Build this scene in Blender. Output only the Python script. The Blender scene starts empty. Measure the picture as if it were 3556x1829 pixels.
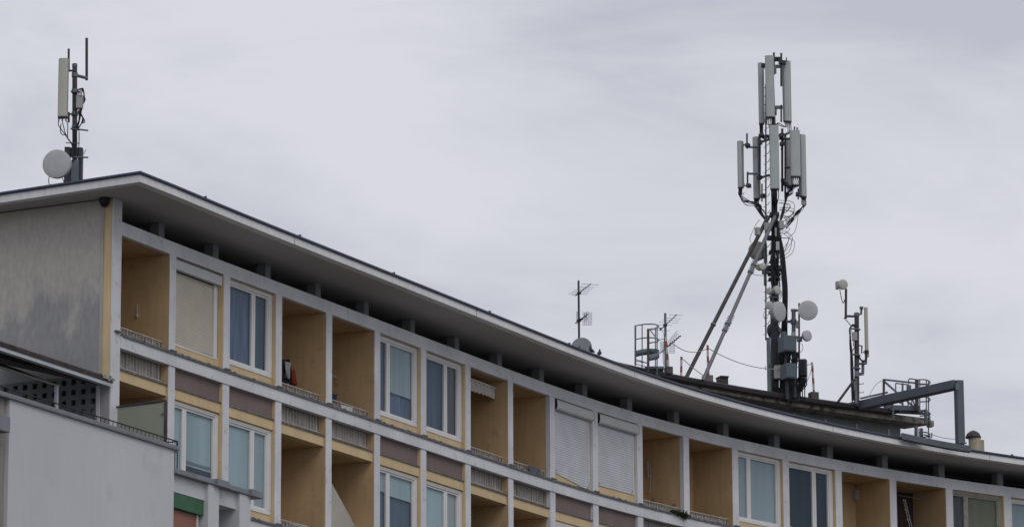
import bpy, bmesh, math, random
from mathutils import Vector, Matrix
R = math.radians
random.seed(7)
sc = bpy.context.scene
col = sc.collection
# ------------------------------------------------------------------ camera
F_PX, TH, RO, CX, CY = 15000.0, 0.218975, -0.004419, 1778.0, 914.5
cam_d = bpy.data.cameras.new('camera'); cam = bpy.data.objects.new('camera', cam_d); col.objects.link(cam)
cam_d.sensor_width = 36.0; cam_d.lens = F_PX / 3556 * 36.0; cam_d.clip_start = 0.5; cam_d.clip_end = 5000
cam.matrix_world = Matrix.Rotation(math.pi/2 + TH, 4, 'X') @ Matrix.Rotation(RO, 4, 'Z')
sc.camera = cam
# ------------------------------------------------------------------ sky and light
SUN_EL, SUN_AZ = 46, 152
w = bpy.data.worlds.new('World'); sc.world = w; w.use_nodes = True
nt = w.node_tree; nt.nodes.clear()
def wn(t, **k):
    n = nt.nodes.new(t)
    for a, b in k.items(): setattr(n, a, b)
    return n
out = wn('ShaderNodeOutputWorld'); bg = wn('ShaderNodeBackground'); bg.inputs[1].default_value = 0.1
sky = wn('ShaderNodeTexSky', sky_type='NISHITA', sun_disc=False, sun_elevation=R(SUN_EL), sun_rotation=R(SUN_AZ))
tc = wn('ShaderNodeTexCoord')
mp = wn('ShaderNodeMapping'); mp.inputs['Rotation'].default_value = (0, R(14), 0); mp.inputs['Scale'].default_value = (8.0, 8.0, 22.0)
n1 = wn('ShaderNodeTexNoise'); n1.inputs['Scale'].default_value = 1.0; n1.inputs['Detail'].default_value = 6; n1.inputs['Roughness'].default_value = 0.55; n1.inputs['Distortion'].default_value = 0.4
mp2 = wn('ShaderNodeMapping'); mp2.inputs['Location'].default_value = (3.1, 1.7, 4.2); mp2.inputs['Scale'].default_value = (2.2, 2.2, 5.0)
n2 = wn('ShaderNodeTexNoise'); n2.inputs['Scale'].default_value = 1.6; n2.inputs['Detail'].default_value = 2
ad = wn('ShaderNodeMix', data_type='FLOAT'); ad.inputs[0].default_value = 0.30
r1 = wn('ShaderNodeValToRGB'); e = r1.color_ramp.elements
e[0].position = 0.41; e[0].color = (5.25, 5.38, 6.1, 1); e[1].position = 0.60; e[1].color = (7.2, 7.22, 7.65, 1)
m = r1.color_ramp.elements.new(0.5); m.color = (6.35, 6.45, 7.0, 1)
mx = wn('ShaderNodeMix', data_type='RGBA'); mx.inputs[0].default_value = 0.94
L = nt.links.new
L(tc.outputs['Generated'], mp.inputs[0]); L(mp.outputs[0], n1.inputs[0]); L(tc.outputs['Generated'], mp2.inputs[0]); L(mp2.outputs[0], n2.inputs[0])
L(n1.outputs[0], ad.inputs[2]); L(n2.outputs[0], ad.inputs[3]); L(ad.outputs[0], r1.inputs[0])
L(sky.outputs[0], mx.inputs[6]); L(r1.outputs[0], mx.inputs[7]); L(mx.outputs[2], bg.inputs[0]); L(bg.outputs[0], out.inputs[0])
sd = bpy.data.lights.new('sun', 'SUN'); sd.energy = 0.75; sd.angle = R(35); sd.color = (1, 0.97, 0.93)
so = bpy.data.objects.new('sun', sd); col.objects.link(so)
az = R(SUN_AZ); dv = Vector((math.sin(az)*math.cos(R(SUN_EL)), math.cos(az)*math.cos(R(SUN_EL)), math.sin(R(SUN_EL))))
so.rotation_euler = dv.to_track_quat('Z', 'Y').to_euler()
sc.view_settings.view_transform = 'Standard'; sc.view_settings.look = 'None'; sc.view_settings.exposure = 0; sc.view_settings.gamma = 1
GROUND = -1.6
# ------------------------------------------------------------------ materials
def nodes(name):
    m = bpy.data.materials.new(name); m.use_nodes = True
    return m, m.node_tree, m.node_tree.nodes['Principled BSDF']
def mat(name, c, rough=0.8, var=0.12, scale=3.0, streak=0.0, metal=0.0, bump=0.0, dirt=None, spec=0.3, fine=40.0):
    """plaster, paint or metal: large patches, vertical run marks and fine grain"""
    m, t, b = nodes(name); N = t.nodes.new; K = t.links.new
    b.inputs['Roughness'].default_value = rough; b.inputs['Metallic'].default_value = metal
    b.inputs['Specular IOR Level'].default_value = spec
    co = N('ShaderNodeTexCoord').outputs['Object']
    a = N('ShaderNodeTexNoise'); a.inputs['Scale'].default_value = scale; a.inputs['Detail'].default_value = 6; K(co, a.inputs[0])
    mp = N('ShaderNodeMapping'); mp.inputs['Scale'].default_value = (1, 1, 0.12); K(co, mp.inputs[0])
    s = N('ShaderNodeTexNoise'); s.inputs['Scale'].default_value = 9.0; s.inputs['Detail'].default_value = 5; K(mp.outputs[0], s.inputs[0])
    g = N('ShaderNodeTexNoise'); g.inputs['Scale'].default_value = fine; g.inputs['Detail'].default_value = 3; K(co, g.inputs[0])
    def mr(src, lo, hi, f0=0.3, f1=0.7):
        n = N('ShaderNodeMapRange'); n.inputs[1].default_value = f0; n.inputs[2].default_value = f1; n.inputs[3].default_value = lo; n.inputs[4].default_value = hi; K(src, n.inputs[0]); return n.outputs[0]
    def mul(x, y):
        n = N('ShaderNodeMath'); n.operation = 'MULTIPLY'; K(x, n.inputs[0]); K(y, n.inputs[1]); return n.outputs[0]
    v = mul(mul(mr(a.outputs[0], 1-var, 1+var*.5), mr(s.outputs[0], 1-streak, 1.0, .25, .6)), mr(g.outputs[0], 1-var*.5, 1+var*.3))
    hsv = N('ShaderNodeMix'); hsv.data_type = 'RGBA'; hsv.blend_type = 'MULTIPLY'; hsv.inputs[0].default_value = 1
    hsv.inputs[6].default_value = (*c, 1); K(v, hsv.inputs[7]); res = hsv.outputs[2]
    if dirt:
        d = N('ShaderNodeMix'); d.data_type = 'RGBA'; K(res, d.inputs[6]); d.inputs[7].default_value = (*dirt[0], 1)
        n = N('ShaderNodeTexNoise'); n.inputs['Scale'].default_value = dirt[1]; n.inputs['Detail'].default_value = 8; n.inputs['Roughness'].default_value = .65; K(co, n.inputs[0])
        K(mr(n.outputs[0], 0, dirt[3], dirt[2], dirt[2]+.12), d.inputs[0]); res = d.outputs[2]
    K(res, b.inputs['Base Color'])
    if bump:
        bp = N('ShaderNodeBump'); bp.inputs['Strength'].default_value = bump; bp.inputs['Distance'].default_value = .01
        K(g.outputs[0], bp.inputs['Height']); K(bp.outputs[0], b.inputs['Normal'])
    return m
def slat_mat(name, c, pitch, depth=.25, dirt=.1):
    m, t, b = nodes(name); N = t.nodes.new; K = t.links.new
    b.inputs['Roughness'].default_value = .55
    co = N('ShaderNodeTexCoord').outputs['Object']; sp = N('ShaderNodeSeparateXYZ'); K(co, sp.inputs[0])
    q = N('ShaderNodeMath'); q.operation = 'DIVIDE'; K(sp.outputs[2], q.inputs[0]); q.inputs[1].default_value = pitch
    f = N('ShaderNodeMath'); f.operation = 'FRACT'; K(q.outputs[0], f.inputs[0])
    r = N('ShaderNodeValToRGB'); r.color_ramp.elements[0].position = 0; r.color_ramp.elements[0].color = (1-depth*1.6,)*3+(1,); r.color_ramp.elements[1].position = .3; r.color_ramp.elements[1].color = (1, 1, 1, 1)
    x = r.color_ramp.elements.new(1.0); x.color = (1-depth*.5,)*3+(1,)
    K(f.outputs[0], r.inputs[0])
    n = N('ShaderNodeTexNoise'); n.inputs['Scale'].default_value = 2.5; n.inputs['Detail'].default_value = 6; K(co, n.inputs[0])
    mr = N('ShaderNodeMapRange'); mr.inputs[1].default_value = .35; mr.inputs[2].default_value = .65; mr.inputs[3].default_value = 1-dirt; mr.inputs[4].default_value = 1; K(n.outputs[0], mr.inputs[0])
    a = N('ShaderNodeMix'); a.data_type = 'RGBA'; a.blend_type = 'MULTIPLY'; a.inputs[0].default_value = 1; a.inputs[6].default_value = (*c, 1); K(r.outputs[0], a.inputs[7])
    a2 = N('ShaderNodeMix'); a2.data_type = 'RGBA'; a2.blend_type = 'MULTIPLY'; a2.inputs[0].default_value = 1; K(a.outputs[2], a2.inputs[6]); K(mr.outputs[0], a2.inputs[7])
    K(a2.outputs[2], b.inputs['Base Color'])
    bp = N('ShaderNodeBump'); bp.inputs['Strength'].default_value = .5; bp.inputs['Distance'].default_value = .008; K(r.outputs[0], bp.inputs['Height']); K(bp.outputs[0], b.inputs['Normal'])
    return m
def glass_mat(name, ior=1.28, tint=(.95, .97, .98)):
    m, t, b = nodes(name); N = t.nodes.new; K = t.links.new
    tr = N('ShaderNodeBsdfTransparent'); tr.inputs[0].default_value = (*tint, 1)
    gl = N('ShaderNodeBsdfGlossy'); gl.inputs['Roughness'].default_value = .03; gl.inputs[0].default_value = (.8, .9, 1, 1)
    fr = N('ShaderNodeFresnel'); fr.inputs[0].default_value = ior
    co = N('ShaderNodeTexCoord').outputs['Object']; n = N('ShaderNodeTexNoise'); n.inputs['Scale'].default_value = 1.3; K(co, n.inputs[0])
    bp = N('ShaderNodeBump'); bp.inputs['Strength'].default_value = .02; bp.inputs['Distance'].default_value = .01; K(n.outputs[0], bp.inputs['Height']); K(bp.outputs[0], gl.inputs['Normal'])
    ge = N('ShaderNodeNewGeometry'); iv = N('ShaderNodeMath'); iv.operation = 'SUBTRACT'; iv.inputs[0].default_value = 1; K(ge.outputs['Backfacing'], iv.inputs[1])
    mu = N('ShaderNodeMath'); mu.operation = 'MULTIPLY'; K(fr.outputs[0], mu.inputs[0]); K(iv.outputs[0], mu.inputs[1])
    x = N('ShaderNodeMixShader'); K(mu.outputs[0], x.inputs[0]); K(tr.outputs[0], x.inputs[1]); K(gl.outputs[0], x.inputs[2])
    K(x.outputs[0], t.nodes['Material Output'].inputs[0]); return m
def fold_mat(name, c, sc_=14, depth=.45, rough=.9):
    """cloth with soft vertical folds (ridges in the bump, fold shade put into the colour)"""
    m, t, b = nodes(name); N = t.nodes.new; K = t.links.new; b.inputs['Roughness'].default_value = rough
    co = N('ShaderNodeTexCoord').outputs['Object']; mp = N('ShaderNodeMapping'); mp.inputs['Scale'].default_value = (1, 1, .08); K(co, mp.inputs[0])
    n = N('ShaderNodeTexNoise'); n.inputs['Scale'].default_value = sc_; n.inputs['Detail'].default_value = 3; K(mp.outputs[0], n.inputs[0])
    mr = N('ShaderNodeMapRange'); mr.inputs[1].default_value = .3; mr.inputs[2].default_value = .7; mr.inputs[3].default_value = 1-depth; mr.inputs[4].default_value = 1.1; K(n.outputs[0], mr.inputs[0])
    a = N('ShaderNodeMix'); a.data_type = 'RGBA'; a.blend_type = 'MULTIPLY'; a.inputs[0].default_value = 1; a.inputs[6].default_value = (*c, 1); K(mr.outputs[0], a.inputs[7]); K(a.outputs[2], b.inputs['Base Color'])
    bp = N('ShaderNodeBump'); bp.inputs['Strength'].default_value = .8; bp.inputs['Distance'].default_value = .05; K(n.outputs[0], bp.inputs['Height']); K(bp.outputs[0], b.inputs['Normal'])
    return m
def stained_wall():
    m, t, b = nodes('stained_render'); N = t.nodes.new; K = t.links.new; b.inputs['Roughness'].default_value = .95
    co = N('ShaderNodeTexCoord').outputs['Object']; sp = N('ShaderNodeSeparateXYZ'); K(co, sp.inputs[0])
    mp = N('ShaderNodeMapping'); mp.inputs['Scale'].default_value = (1, 1, .45); K(co, mp.inputs[0])
    n = N('ShaderNodeTexNoise'); n.inputs['Scale'].default_value = 2.6; n.inputs['Detail'].default_value = 8; n.inputs['Roughness'].default_value = .6; K(mp.outputs[0], n.inputs[0])
    h = N('ShaderNodeMapRange'); h.inputs[1].default_value = 19.6; h.inputs[2].default_value = 17.3; h.inputs[3].default_value = -.24; h.inputs[4].default_value = .20; K(sp.outputs[2], h.inputs[0])
    s = N('ShaderNodeMath'); s.operation = 'ADD'; K(n.outputs[0], s.inputs[0]); K(h.outputs[0], s.inputs[1])
    r = N('ShaderNodeValToRGB'); r.color_ramp.elements[0].position = .36; r.color_ramp.elements[0].color = (.46, .44, .405, 1); r.color_ramp.elements[1].position = .80; r.color_ramp.elements[1].color = (.275, .28, .288, 1)
    x = r.color_ramp.elements.new(.5); x.color = (.37, .36, .345, 1)
    x = r.color_ramp.elements.new(.545); x.color = (.31, .31, .318, 1)
    K(s.outputs[0], r.inputs[0])
    g = N('ShaderNodeTexNoise'); g.inputs['Scale'].default_value = 12; g.inputs['Detail'].default_value = 8; K(mp.outputs[0], g.inputs[0])
    mr = N('ShaderNodeMapRange'); mr.inputs[1].default_value = .3; mr.inputs[2].default_value = .7; mr.inputs[3].default_value = .90; mr.inputs[4].default_value = 1.06; K(g.outputs[0], mr.inputs[0])
    a = N('ShaderNodeMix'); a.data_type = 'RGBA'; a.blend_type = 'MULTIPLY'; a.inputs[0].default_value = 1; K(r.outputs[0], a.inputs[6]); K(mr.outputs[0], a.inputs[7]); K(a.outputs[2], b.inputs['Base Color'])
    bp = N('ShaderNodeBump'); bp.inputs['Strength'].default_value = .3; bp.inputs['Distance'].default_value = .01; K(g.outputs[0], bp.inputs['Height']); K(bp.outputs[0], b.inputs['Normal'])
    return m
def banded(name, c1, c2, z0, band):
    m, t, b = nodes(name); N = t.nodes.new; K = t.links.new; b.inputs['Roughness'].default_value = .6
    co = N('ShaderNodeTexCoord').outputs['Object']; sp = N('ShaderNodeSeparateXYZ'); K(co, sp.inputs[0])
    a = N('ShaderNodeMath'); a.operation = 'SUBTRACT'; K(sp.outputs[2], a.inputs[0]); a.inputs[1].default_value = z0
    d = N('ShaderNodeMath'); d.operation = 'DIVIDE'; K(a.outputs[0], d.inputs[0]); d.inputs[1].default_value = band*2
    f = N('ShaderNodeMath'); f.operation = 'FRACT'; K(d.outputs[0], f.inputs[0])
    g = N('ShaderNodeMath'); g.operation = 'GREATER_THAN'; K(f.outputs[0], g.inputs[0]); g.inputs[1].default_value = .5
    x = N('ShaderNodeMix'); x.data_type = 'RGBA'; K(g.outputs[0], x.inputs[0]); x.inputs[6].default_value = (*c1, 1); x.inputs[7].default_value = (*c2, 1); K(x.outputs[2], b.inputs['Base Color']); return m
M = dict(
 white=mat('white_painted_concrete', (.68, .685, .715), .85, .13, 1.1, .09, bump=.15, dirt=((.33, .32, .31), 5, .585, .65)),
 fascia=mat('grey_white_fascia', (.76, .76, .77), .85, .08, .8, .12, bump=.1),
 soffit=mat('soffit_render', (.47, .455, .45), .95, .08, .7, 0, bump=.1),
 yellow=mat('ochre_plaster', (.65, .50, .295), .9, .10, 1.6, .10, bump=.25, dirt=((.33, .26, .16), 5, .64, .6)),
 loggia=mat('shaded_ochre_plaster', (.55, .385, .215), .9, .14, 1.0, .10, bump=.2, dirt=((.28, .20, .12), 3, .58, .5)),  # darker ochre copy: loggia shade put partly into the colour
 brown=mat('brown_spandrel', (.205, .155, .145), .8, .12, 1.2, .1, bump=.1),
 lip=mat('weathered_lead_flashing', (.15, .15, .16), .6, .35, 6, .1, bump=.4, dirt=((.36, .35, .34), 9, .56, .9)),
 roofmetal=mat('blue_black_roof_edge', (.045, .055, .095), .5, .25, 3, 0, metal=.2),
 void=mat('painted_void_shade', (.012, .012, .015), 1, .2),  # near-black colour stands in for shade inside the void
 post=mat('post_concrete', (.27, .28, .305), .9, .1),
 frame=mat('white_window_frame', (.70, .69, .68), .45, .05, 3),
 frameold=mat('weathered_timber_frame', (.36, .34, .29), .7, .3, 8, .2),
 rail=mat('cream_railing_paint', (.52, .49, .45), .6, .25, 9, .2),
 screen=mat('faded_canvas_screen', (.37, .345, .32), .95, .25, 5, .35),
 screenpink=mat('pinkish_canvas_screen', (.40, .345, .33), .95, .15, 5, .2),
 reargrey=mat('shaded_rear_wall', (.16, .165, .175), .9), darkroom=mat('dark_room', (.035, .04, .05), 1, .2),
 glass=glass_mat('window_glass'),
 blindteal=fold_mat('teal_grey_blind', (.35, .44, .455), 2, .14), blindgrey=fold_mat('blue_grey_blind', (.32, .375, .40), 2, .12),
 curtain=fold_mat('navy_curtain', (.125, .17, .27), 11, .5), curtaindark=fold_mat('dark_petrol_curtain', (.07, .115, .16), 5, .4),
 curtainbrown=fold_mat('brown_grey_curtain', (.12, .12, .125), 9, .5), olive=fold_mat('olive_blind', (.145, .15, .09), 3, .15), roomshade=fold_mat('painted_room_shade', (.022, .038, .058), 2, .3),  # last one: darkness of an unlit room put into the colour
 greyroom=fold_mat('grey_green_blind', (.38, .41, .38), 2, .15),
 cream=slat_mat('cream_roller_shutter', (.56, .50, .41), .058, .22), wshut=slat_mat('white_roller_shutter', (.66, .68, .72), .060, .42, .12),
 box=mat('white_shutter_box', (.56, .57, .58), .5, .06), red=slat_mat('brick_red_shutter', (.30, .115, .075), .05, .12),
 green=mat('green_painted_box', (.045, .14, .07), .6, .15, 4, .15),
 stained=stained_wall(), pale=mat('pale_corner_render', (.42, .40, .36), .9, .12, 2, .1),
 terrace=mat('white_grey_render', (.57, .58, .60), .9, .07, .35, .03, bump=.12, dirt=((.36, .36, .37), .9, .60, .35)), coping=mat('grey_painted_coping', (.215, .23, .25), .6, .15, 3, 0),
 lav=mat('lavender_grey_wall', (.34, .33, .355), .9, .06), breeze=mat('perforated_block', (.165, .17, .185), .95, .12, 3),
 iron=mat('dark_iron', (.035, .035, .04), .5, .3, 8, 0, metal=.3), tile=mat('brown_roof_edge', (.085, .07, .07), .9, .35, 8, 0, dirt=((.4, .39, .38), 14, .66, .9)),
 awn=mat('beige_awning_fabric', (.30, .275, .245), .9, .1, 3, .1), awnwhite=mat('pale_awning_fabric', (.50, .46, .42), .9, .12, 3, .15),
 bluepale=mat('pale_blue_trim', (.50, .54, .57), .6, .08),
 frosted=mat('frosted_green_glass', (.27, .29, .23), .35, .05, 1),
 steel=mat('blue_grey_galvanised_steel', (.16, .19, .215), .55, .25, 3, .15, metal=.35), dsteel=mat('dark_painted_steel', (.06, .068, .085), .55, .3, 4, .1, metal=.3),
 rsteel=mat('reddish_weathered_steel', (.088, .076, .084), .7, .3, 4, .1, metal=.2), braceg=mat('pale_grey_tube', (.17, .175, .19), .5, .15, 3, .1, metal=.3),
 gantry=mat('slate_grey_painted_steel', (.115, .135, .155), .6, .12, 2, .1, dirt=((.34, .32, .28), 5, .68, .6)),
 sideshade_dishgrey=mat('antenna_side_shade_dish_grey', (.25, .275, .285), .5, .1, 3, .1), panel=mat('grey_fibreglass_antenna', (.42, .455, .45), .5, .06, 2, .06), panelcream=mat('cream_fibreglass_antenna', (.47, .46, .40), .5, .06, 2, .06),  # first grey puts the panels' side shade into colour, also plain dish grey
 dish=mat('light_grey_radome', (.47, .48, .50), .5, .07, 3, .05), dishc=mat('cream_radome', (.47, .47, .42), .5, .08, 3, .05), drum=mat('dish_shroud', (.34, .37, .41), .5, .08),
 cable=mat('black_cable', (.02, .021, .027), .6, .3), cableg=mat('grey_cable', (.10, .105, .12), .6, .3), cabinet=mat('green_grey_cabinet', (.10, .13, .15), .5, .08, 3, .08), boxg=mat('light_grey_box', (.34, .345, .34), .5, .1, 4, .1),
 rw=banded('red_white_bands', (.30, .06, .05), (.50, .50, .51), 22.35, .17), block=mat('concrete_block', (.11, .10, .10), .95, .25, 7, 0, bump=.5), cblock=mat('grey_concrete_block', (.17, .17, .17), .95, .25, 7, 0, bump=.5),
 rope=mat('pale_rope', (.33, .33, .31), .9, .2), gravel=mat('grey_ground', (.12, .118, .112), 1, .2, .3), rooftop=mat('roof_bitumen', (.10, .09, .09), .9, .2, 1, 0, dirt=((.22, .15, .12), 3, .52, .8)),
 conc=mat('mossy_concrete', (.33, .315, .265), .95, .3, 3, .35, bump=.5, dirt=((.045, .045, .05), 3.5, .53, .95)), clad=mat('translucent_cladding', (.27, .31, .31), .6, .18, 2, .25),
 gutter=mat('brown_black_gutter', (.045, .04, .045), .5, .3, 5, 0), rust=mat('rust_brown_tile', (.16, .12, .115), .9, .4, 7, 0, dirt=((.36, .31, .28), 9, .6, .8)),
 chim=mat('cream_chimney_render', (.44, .41, .29), .9, .15, 3, .3), dome=mat('brown_dome_cap', (.05, .042, .045), .4, .2, 3, 0, metal=.2),
 black=mat('black_cloth', (.012, .014, .022), .9, .3, 8), greycloth=mat('grey_white_cloth', (.34, .35, .36), .9, .3, 9), redcloth=mat('orange_red_cloth', (.22, .035, .02), .9, .2, 8), bluecloth=mat('navy_blue_cloth', (.022, .03, .09), .9, .2, 8), towel=mat('grey_blue_towel', (.12, .135, .17), .95, .3, 9), whitecloth=mat('white_sheet', (.52, .51, .50), .9, .15, 6), canvas=mat('cream_canvas', (.47, .44, .39), .9, .06, 2),
 leaf=mat('trailing_leaves', (.045, .075, .02), .8, .5, 20), stem=mat('dry_stems', (.13, .085, .05), .9, .3, 10), feather=mat('pigeon_grey', (.045, .05, .065), .7, .4, 20), lampdark=mat('black_lamp', (.02, .022, .028), .5, .2), doorbrown=mat('dark_brown_door', (.075, .05, .045), .6, .25, 3, .2), winedoor=mat('mauve_door_frame', (.20, .17, .17), .6, .1), whitetube=mat('white_plastic_tube', (.45, .44, .42), .5, .1), terracotta=mat('terracotta', (.30, .11, .06), .9, .1))
# ------------------------------------------------------------------ geometry helpers
class MB:
    def __init__(s): s.v = []; s.f = []; s.g = []
    def add(s, vs, fs):
        o = len(s.v); s.g.append((o, len(s.f))); s.v += [tuple(v) for v in vs]; s.f += [tuple(i+o for i in f) for f in fs]
    def hexa(s, p): s.add(p, [(0,3,2,1),(4,5,6,7),(0,1,5,4),(1,2,6,5),(2,3,7,6),(3,0,4,7)])
    def box(s, c, sz, rz=0, rot=None):
        m = rot if rot else Matrix.Rotation(rz, 3, 'Z'); c = Vector(c); x, y, z = [q/2 for q in sz]
        s.hexa([c + m @ Vector(q) for q in ((-x,-y,-z),(x,-y,-z),(x,y,-z),(-x,y,-z),(-x,-y,z),(x,-y,z),(x,y,z),(-x,y,z))])
    def quad(s, a, b, c, d): s.add([a, b, c, d], [(0,1,2,3)])
    def tube(s, pts, r, n=8, cap=True):
        pts = [Vector(p) for p in pts]; rs = r if isinstance(r, (list, tuple)) else [r]*len(pts)
        vs = []; up = Vector((0.13, .31, 1)).normalized()
        for i, p in enumerate(pts):
            d = (pts[min(i+1, len(pts)-1)] - pts[max(i-1, 0)]).normalized()
            a = d.cross(up)
            if a.length < .2: a = d.cross(Vector((1, .2, 0)))
            a.normalize(); b = d.cross(a).normalized()
            vs += [p + (a*math.cos(2*math.pi*k/n) + b*math.sin(2*math.pi*k/n))*rs[i] for k in range(n)]
        fs = [(i*n+k, i*n+(k+1) % n, (i+1)*n+(k+1) % n, (i+1)*n+k) for i in range(len(pts)-1) for k in range(n)]
        if cap: fs += [tuple(range(n))[::-1], tuple((len(pts)-1)*n+k for k in range(n))]
        s.add(vs, fs)
    def lathe(s, c, ax, prof, n=32):
        """prof: (distance along ax, radius)"""
        c = Vector(c); ax = Vector(ax).normalized(); a = ax.cross(Vector((0, 0, 1)))
        if a.length < .1: a = Vector((1, 0, 0))
        a.normalize(); b = ax.cross(a).normalized(); vs = []
        for h, r in prof: vs += [c + ax*h + (a*math.cos(2*math.pi*k/n) + b*math.sin(2*math.pi*k/n))*max(r, 1e-4) for k in range(n)]
        s.add(vs, [(i*n+k, i*n+(k+1) % n, (i+1)*n+(k+1) % n, (i+1)*n+k) for i in range(len(prof)-1) for k in range(n)] + [tuple(range(n))[::-1], tuple((len(prof)-1)*n+k for k in range(n))])
    def build(s, name, m, parent=None, smooth=False, bevel=0):
        me = bpy.data.meshes.new(name); me.from_pydata(s.v, [], s.f)
        bm = bmesh.new(); bm.from_mesh(me); bmesh.ops.recalc_face_normals(bm, faces=bm.faces[:]); bm.to_mesh(me); bm.free()
        me.materials.append(m if not isinstance(m, str) else M[m])
        o = bpy.data.objects.new(name, me); col.objects.link(o)
        if parent is not None:
            o.parent = parent; o.matrix_parent_inverse = parent_world(parent).inverted()
        if smooth:
            for p in me.polygons: p.use_smooth = True
            es = o.modifiers.new('edge_split', 'EDGE_SPLIT'); es.split_angle = R(35)
        if bevel:
            b = o.modifiers.new('bevel', 'BEVEL'); b.width = bevel; b.segments = 2; b.limit_method = 'ANGLE'
        return o
def pieces(mb, name, m, parent, **k):
    """every added shape becomes a part of its own"""
    g = mb.g + [(len(mb.v), len(mb.f))]
    for a in range(len(mb.g)):
        b = MB(); o = g[a][0]; b.v = mb.v[o:g[a+1][0]]; b.f = [tuple(i-o for i in f) for f in mb.f[g[a][1]:g[a+1][1]]]; r = b.build(name, m, parent, **k)
    return r
def parent_world(p):
    m = p.matrix_basis.copy()
    return m if p.parent is None else parent_world(p.parent) @ p.matrix_parent_inverse @ m
def tag(o, label=None, cat=None, group=None, kind=None):
    for k, v in (('label', label), ('category', cat), ('group', group), ('kind', kind)):
        if v: o[k] = v
    return o
def thing(name, label, cat, loc, group=None):
    o = bpy.data.objects.new(name, None); col.objects.link(o); o.location = loc; o.empty_display_size = .3
    return tag(o, label, cat, group)
def ray(px, py):
    c, s = math.cos(RO), math.sin(RO); dx, dy = px-CX, py-CY
    u, w_ = c*dx + s*dy, -s*dx + c*dy; v = -w_/F_PX
    return Vector((u/F_PX, math.cos(TH) - v*math.sin(TH), math.sin(TH) + v*math.cos(TH)))
def W(px, py, Y): r = ray(px, py); return r * (Y / r.y)
def arc(p, q, sag, n=14, axis=Vector((0, 0, -1))):
    p, q = Vector(p), Vector(q)
    return [p.lerp(q, i/n) + axis*sag*4*(i/n)*(1-i/n) for i in range(n+1)]
def spline(pts, n=6):
    pts = [Vector(p) for p in pts]; P_ = [pts[0]] + pts + [pts[-1]]; o = []
    for i in range(1, len(P_)-2):
        a, b, c, d = P_[i-1], P_[i], P_[i+1], P_[i+2]
        for k in range(n):
            t = k/n; o.append(.5*((2*b) + (-a+c)*t + (2*a-5*b+4*c-d)*t*t + (-a+3*b-3*c+d)*t**3))
    return o + [pts[-1]]
# ------------------------------------------------------------------ facade plan (metres, camera at the origin)
P = [[-7.965, 85.977], [-7.003, 87.977], [-6.007, 89.984], [-5.005, 91.969], [-3.998, 93.954], [-2.992, 95.944], [-1.989, 97.943], [-0.987, 99.946], [0.011, 101.929], [1.033, 103.888], [2.118, 105.819], [3.283, 107.7], [4.533, 109.515], [5.887, 111.289], [7.318, 112.987], [8.841, 114.622], [10.442, 116.177], [12.124, 117.648], [13.886, 119.032]]
hd = math.atan2(P[18][1]-P[17][1], P[18][0]-P[17][0])
for _ in range(5):
    hd -= .05; P.append([P[-1][0] + 2.226*math.cos(hd), P[-1][1] + 2.226*math.sin(hd)])
NB = len(P)
PV = [Vector((x, y, 0)) for x, y in P]
def fr(i):
    i = max(0, min(i, NB-2)); t = (PV[i+1]-PV[i]).normalized(); return PV[i], t, Vector((t.y, -t.x, 0))
def bp(i, s, o, z): p, t, n = fr(i); q = p + t*s + n*o; return Vector((q.x, q.y, z))
def span(i): return (PV[i+1]-PV[i]).length
def pb(i, px, py, o=0):
    """pixel of the photograph -> (s, z) in the upright plane o metres in front of bay i"""
    p, t, n = fr(i); r = ray(px, py); q = p + n*o
    det = -r.x*t.y + r.y*t.x; u = (-q.x*t.y + q.y*t.x)/det; s = ((r.x*u-q.x)*t.x + (r.y*u-q.y)*t.y)
    return s, r.z*u
def bbox(mb, i, s0, s1, o0, o1, z0, z1):
    mb.hexa([bp(i, s, o, z) for z in (z0, z1) for s, o in ((s0, o0), (s1, o0), (s1, o1), (s0, o1))])
def C(k):
    """smooth curve through the bay points; straight beyond the ends"""
    if k <= 0:
        p, t, n = fr(0); return p + t*k*2.226, n
    i = min(int(k), NB-2); f = k-i
    a = PV[i-1] if i > 0 else PV[0]*2-PV[1]; b = PV[i]; c = PV[i+1]; d = PV[i+2] if i+2 < NB else PV[i+1]*2-PV[i]
    q = .5*((2*b) + (-a+c)*f + (2*a-5*b+4*c-d)*f*f + (-a+3*b-3*c+d)*f**3)
    t = (.5*((-a+c) + 2*(2*a-5*b+4*c-d)*f + 3*(-a+3*b-3*c+d)*f*f)).normalized()
    return q, Vector((t.y, -t.x, 0))
def sweep(mb, k0, k1, prof, step=.25, caps=True, zf=None):
    n = max(1, int(round((k1-k0)/step))); m_ = len(prof); vs = []
    for j in range(n+1):
        k = k0 + (k1-k0)*j/n; q, nn = C(k); dz = zf(k) if zf else 0
        vs += [(q.x+nn.x*o, q.y+nn.y*o, z+dz) for o, z in prof]
    fs = [(j*m_+a, j*m_+(a+1) % m_, (j+1)*m_+(a+1) % m_, (j+1)*m_+a) for j in range(n) for a in range(m_)]
    if caps: fs += [tuple(range(m_)), tuple(n*m_+a for a in range(m_))[::-1]]
    mb.add(vs, fs)
H = 19.76; KE = 21.0
# ------------------------------------------------------------------ ground
g = MB(); g.quad((-1500, -300, GROUND), (1500, -300, GROUND), (1500, 2500, GROUND), (-1500, 2500, GROUND)); tag(g.build('ground', 'gravel'), kind='structure')
# ------------------------------------------------------------------ the curved apartment building
BL = thing('apartment_building', 'long curved apartment block with ochre loggias, white grid facade and flat overhanging roof', 'building', (P[8][0], P[8][1], GROUND))
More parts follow.
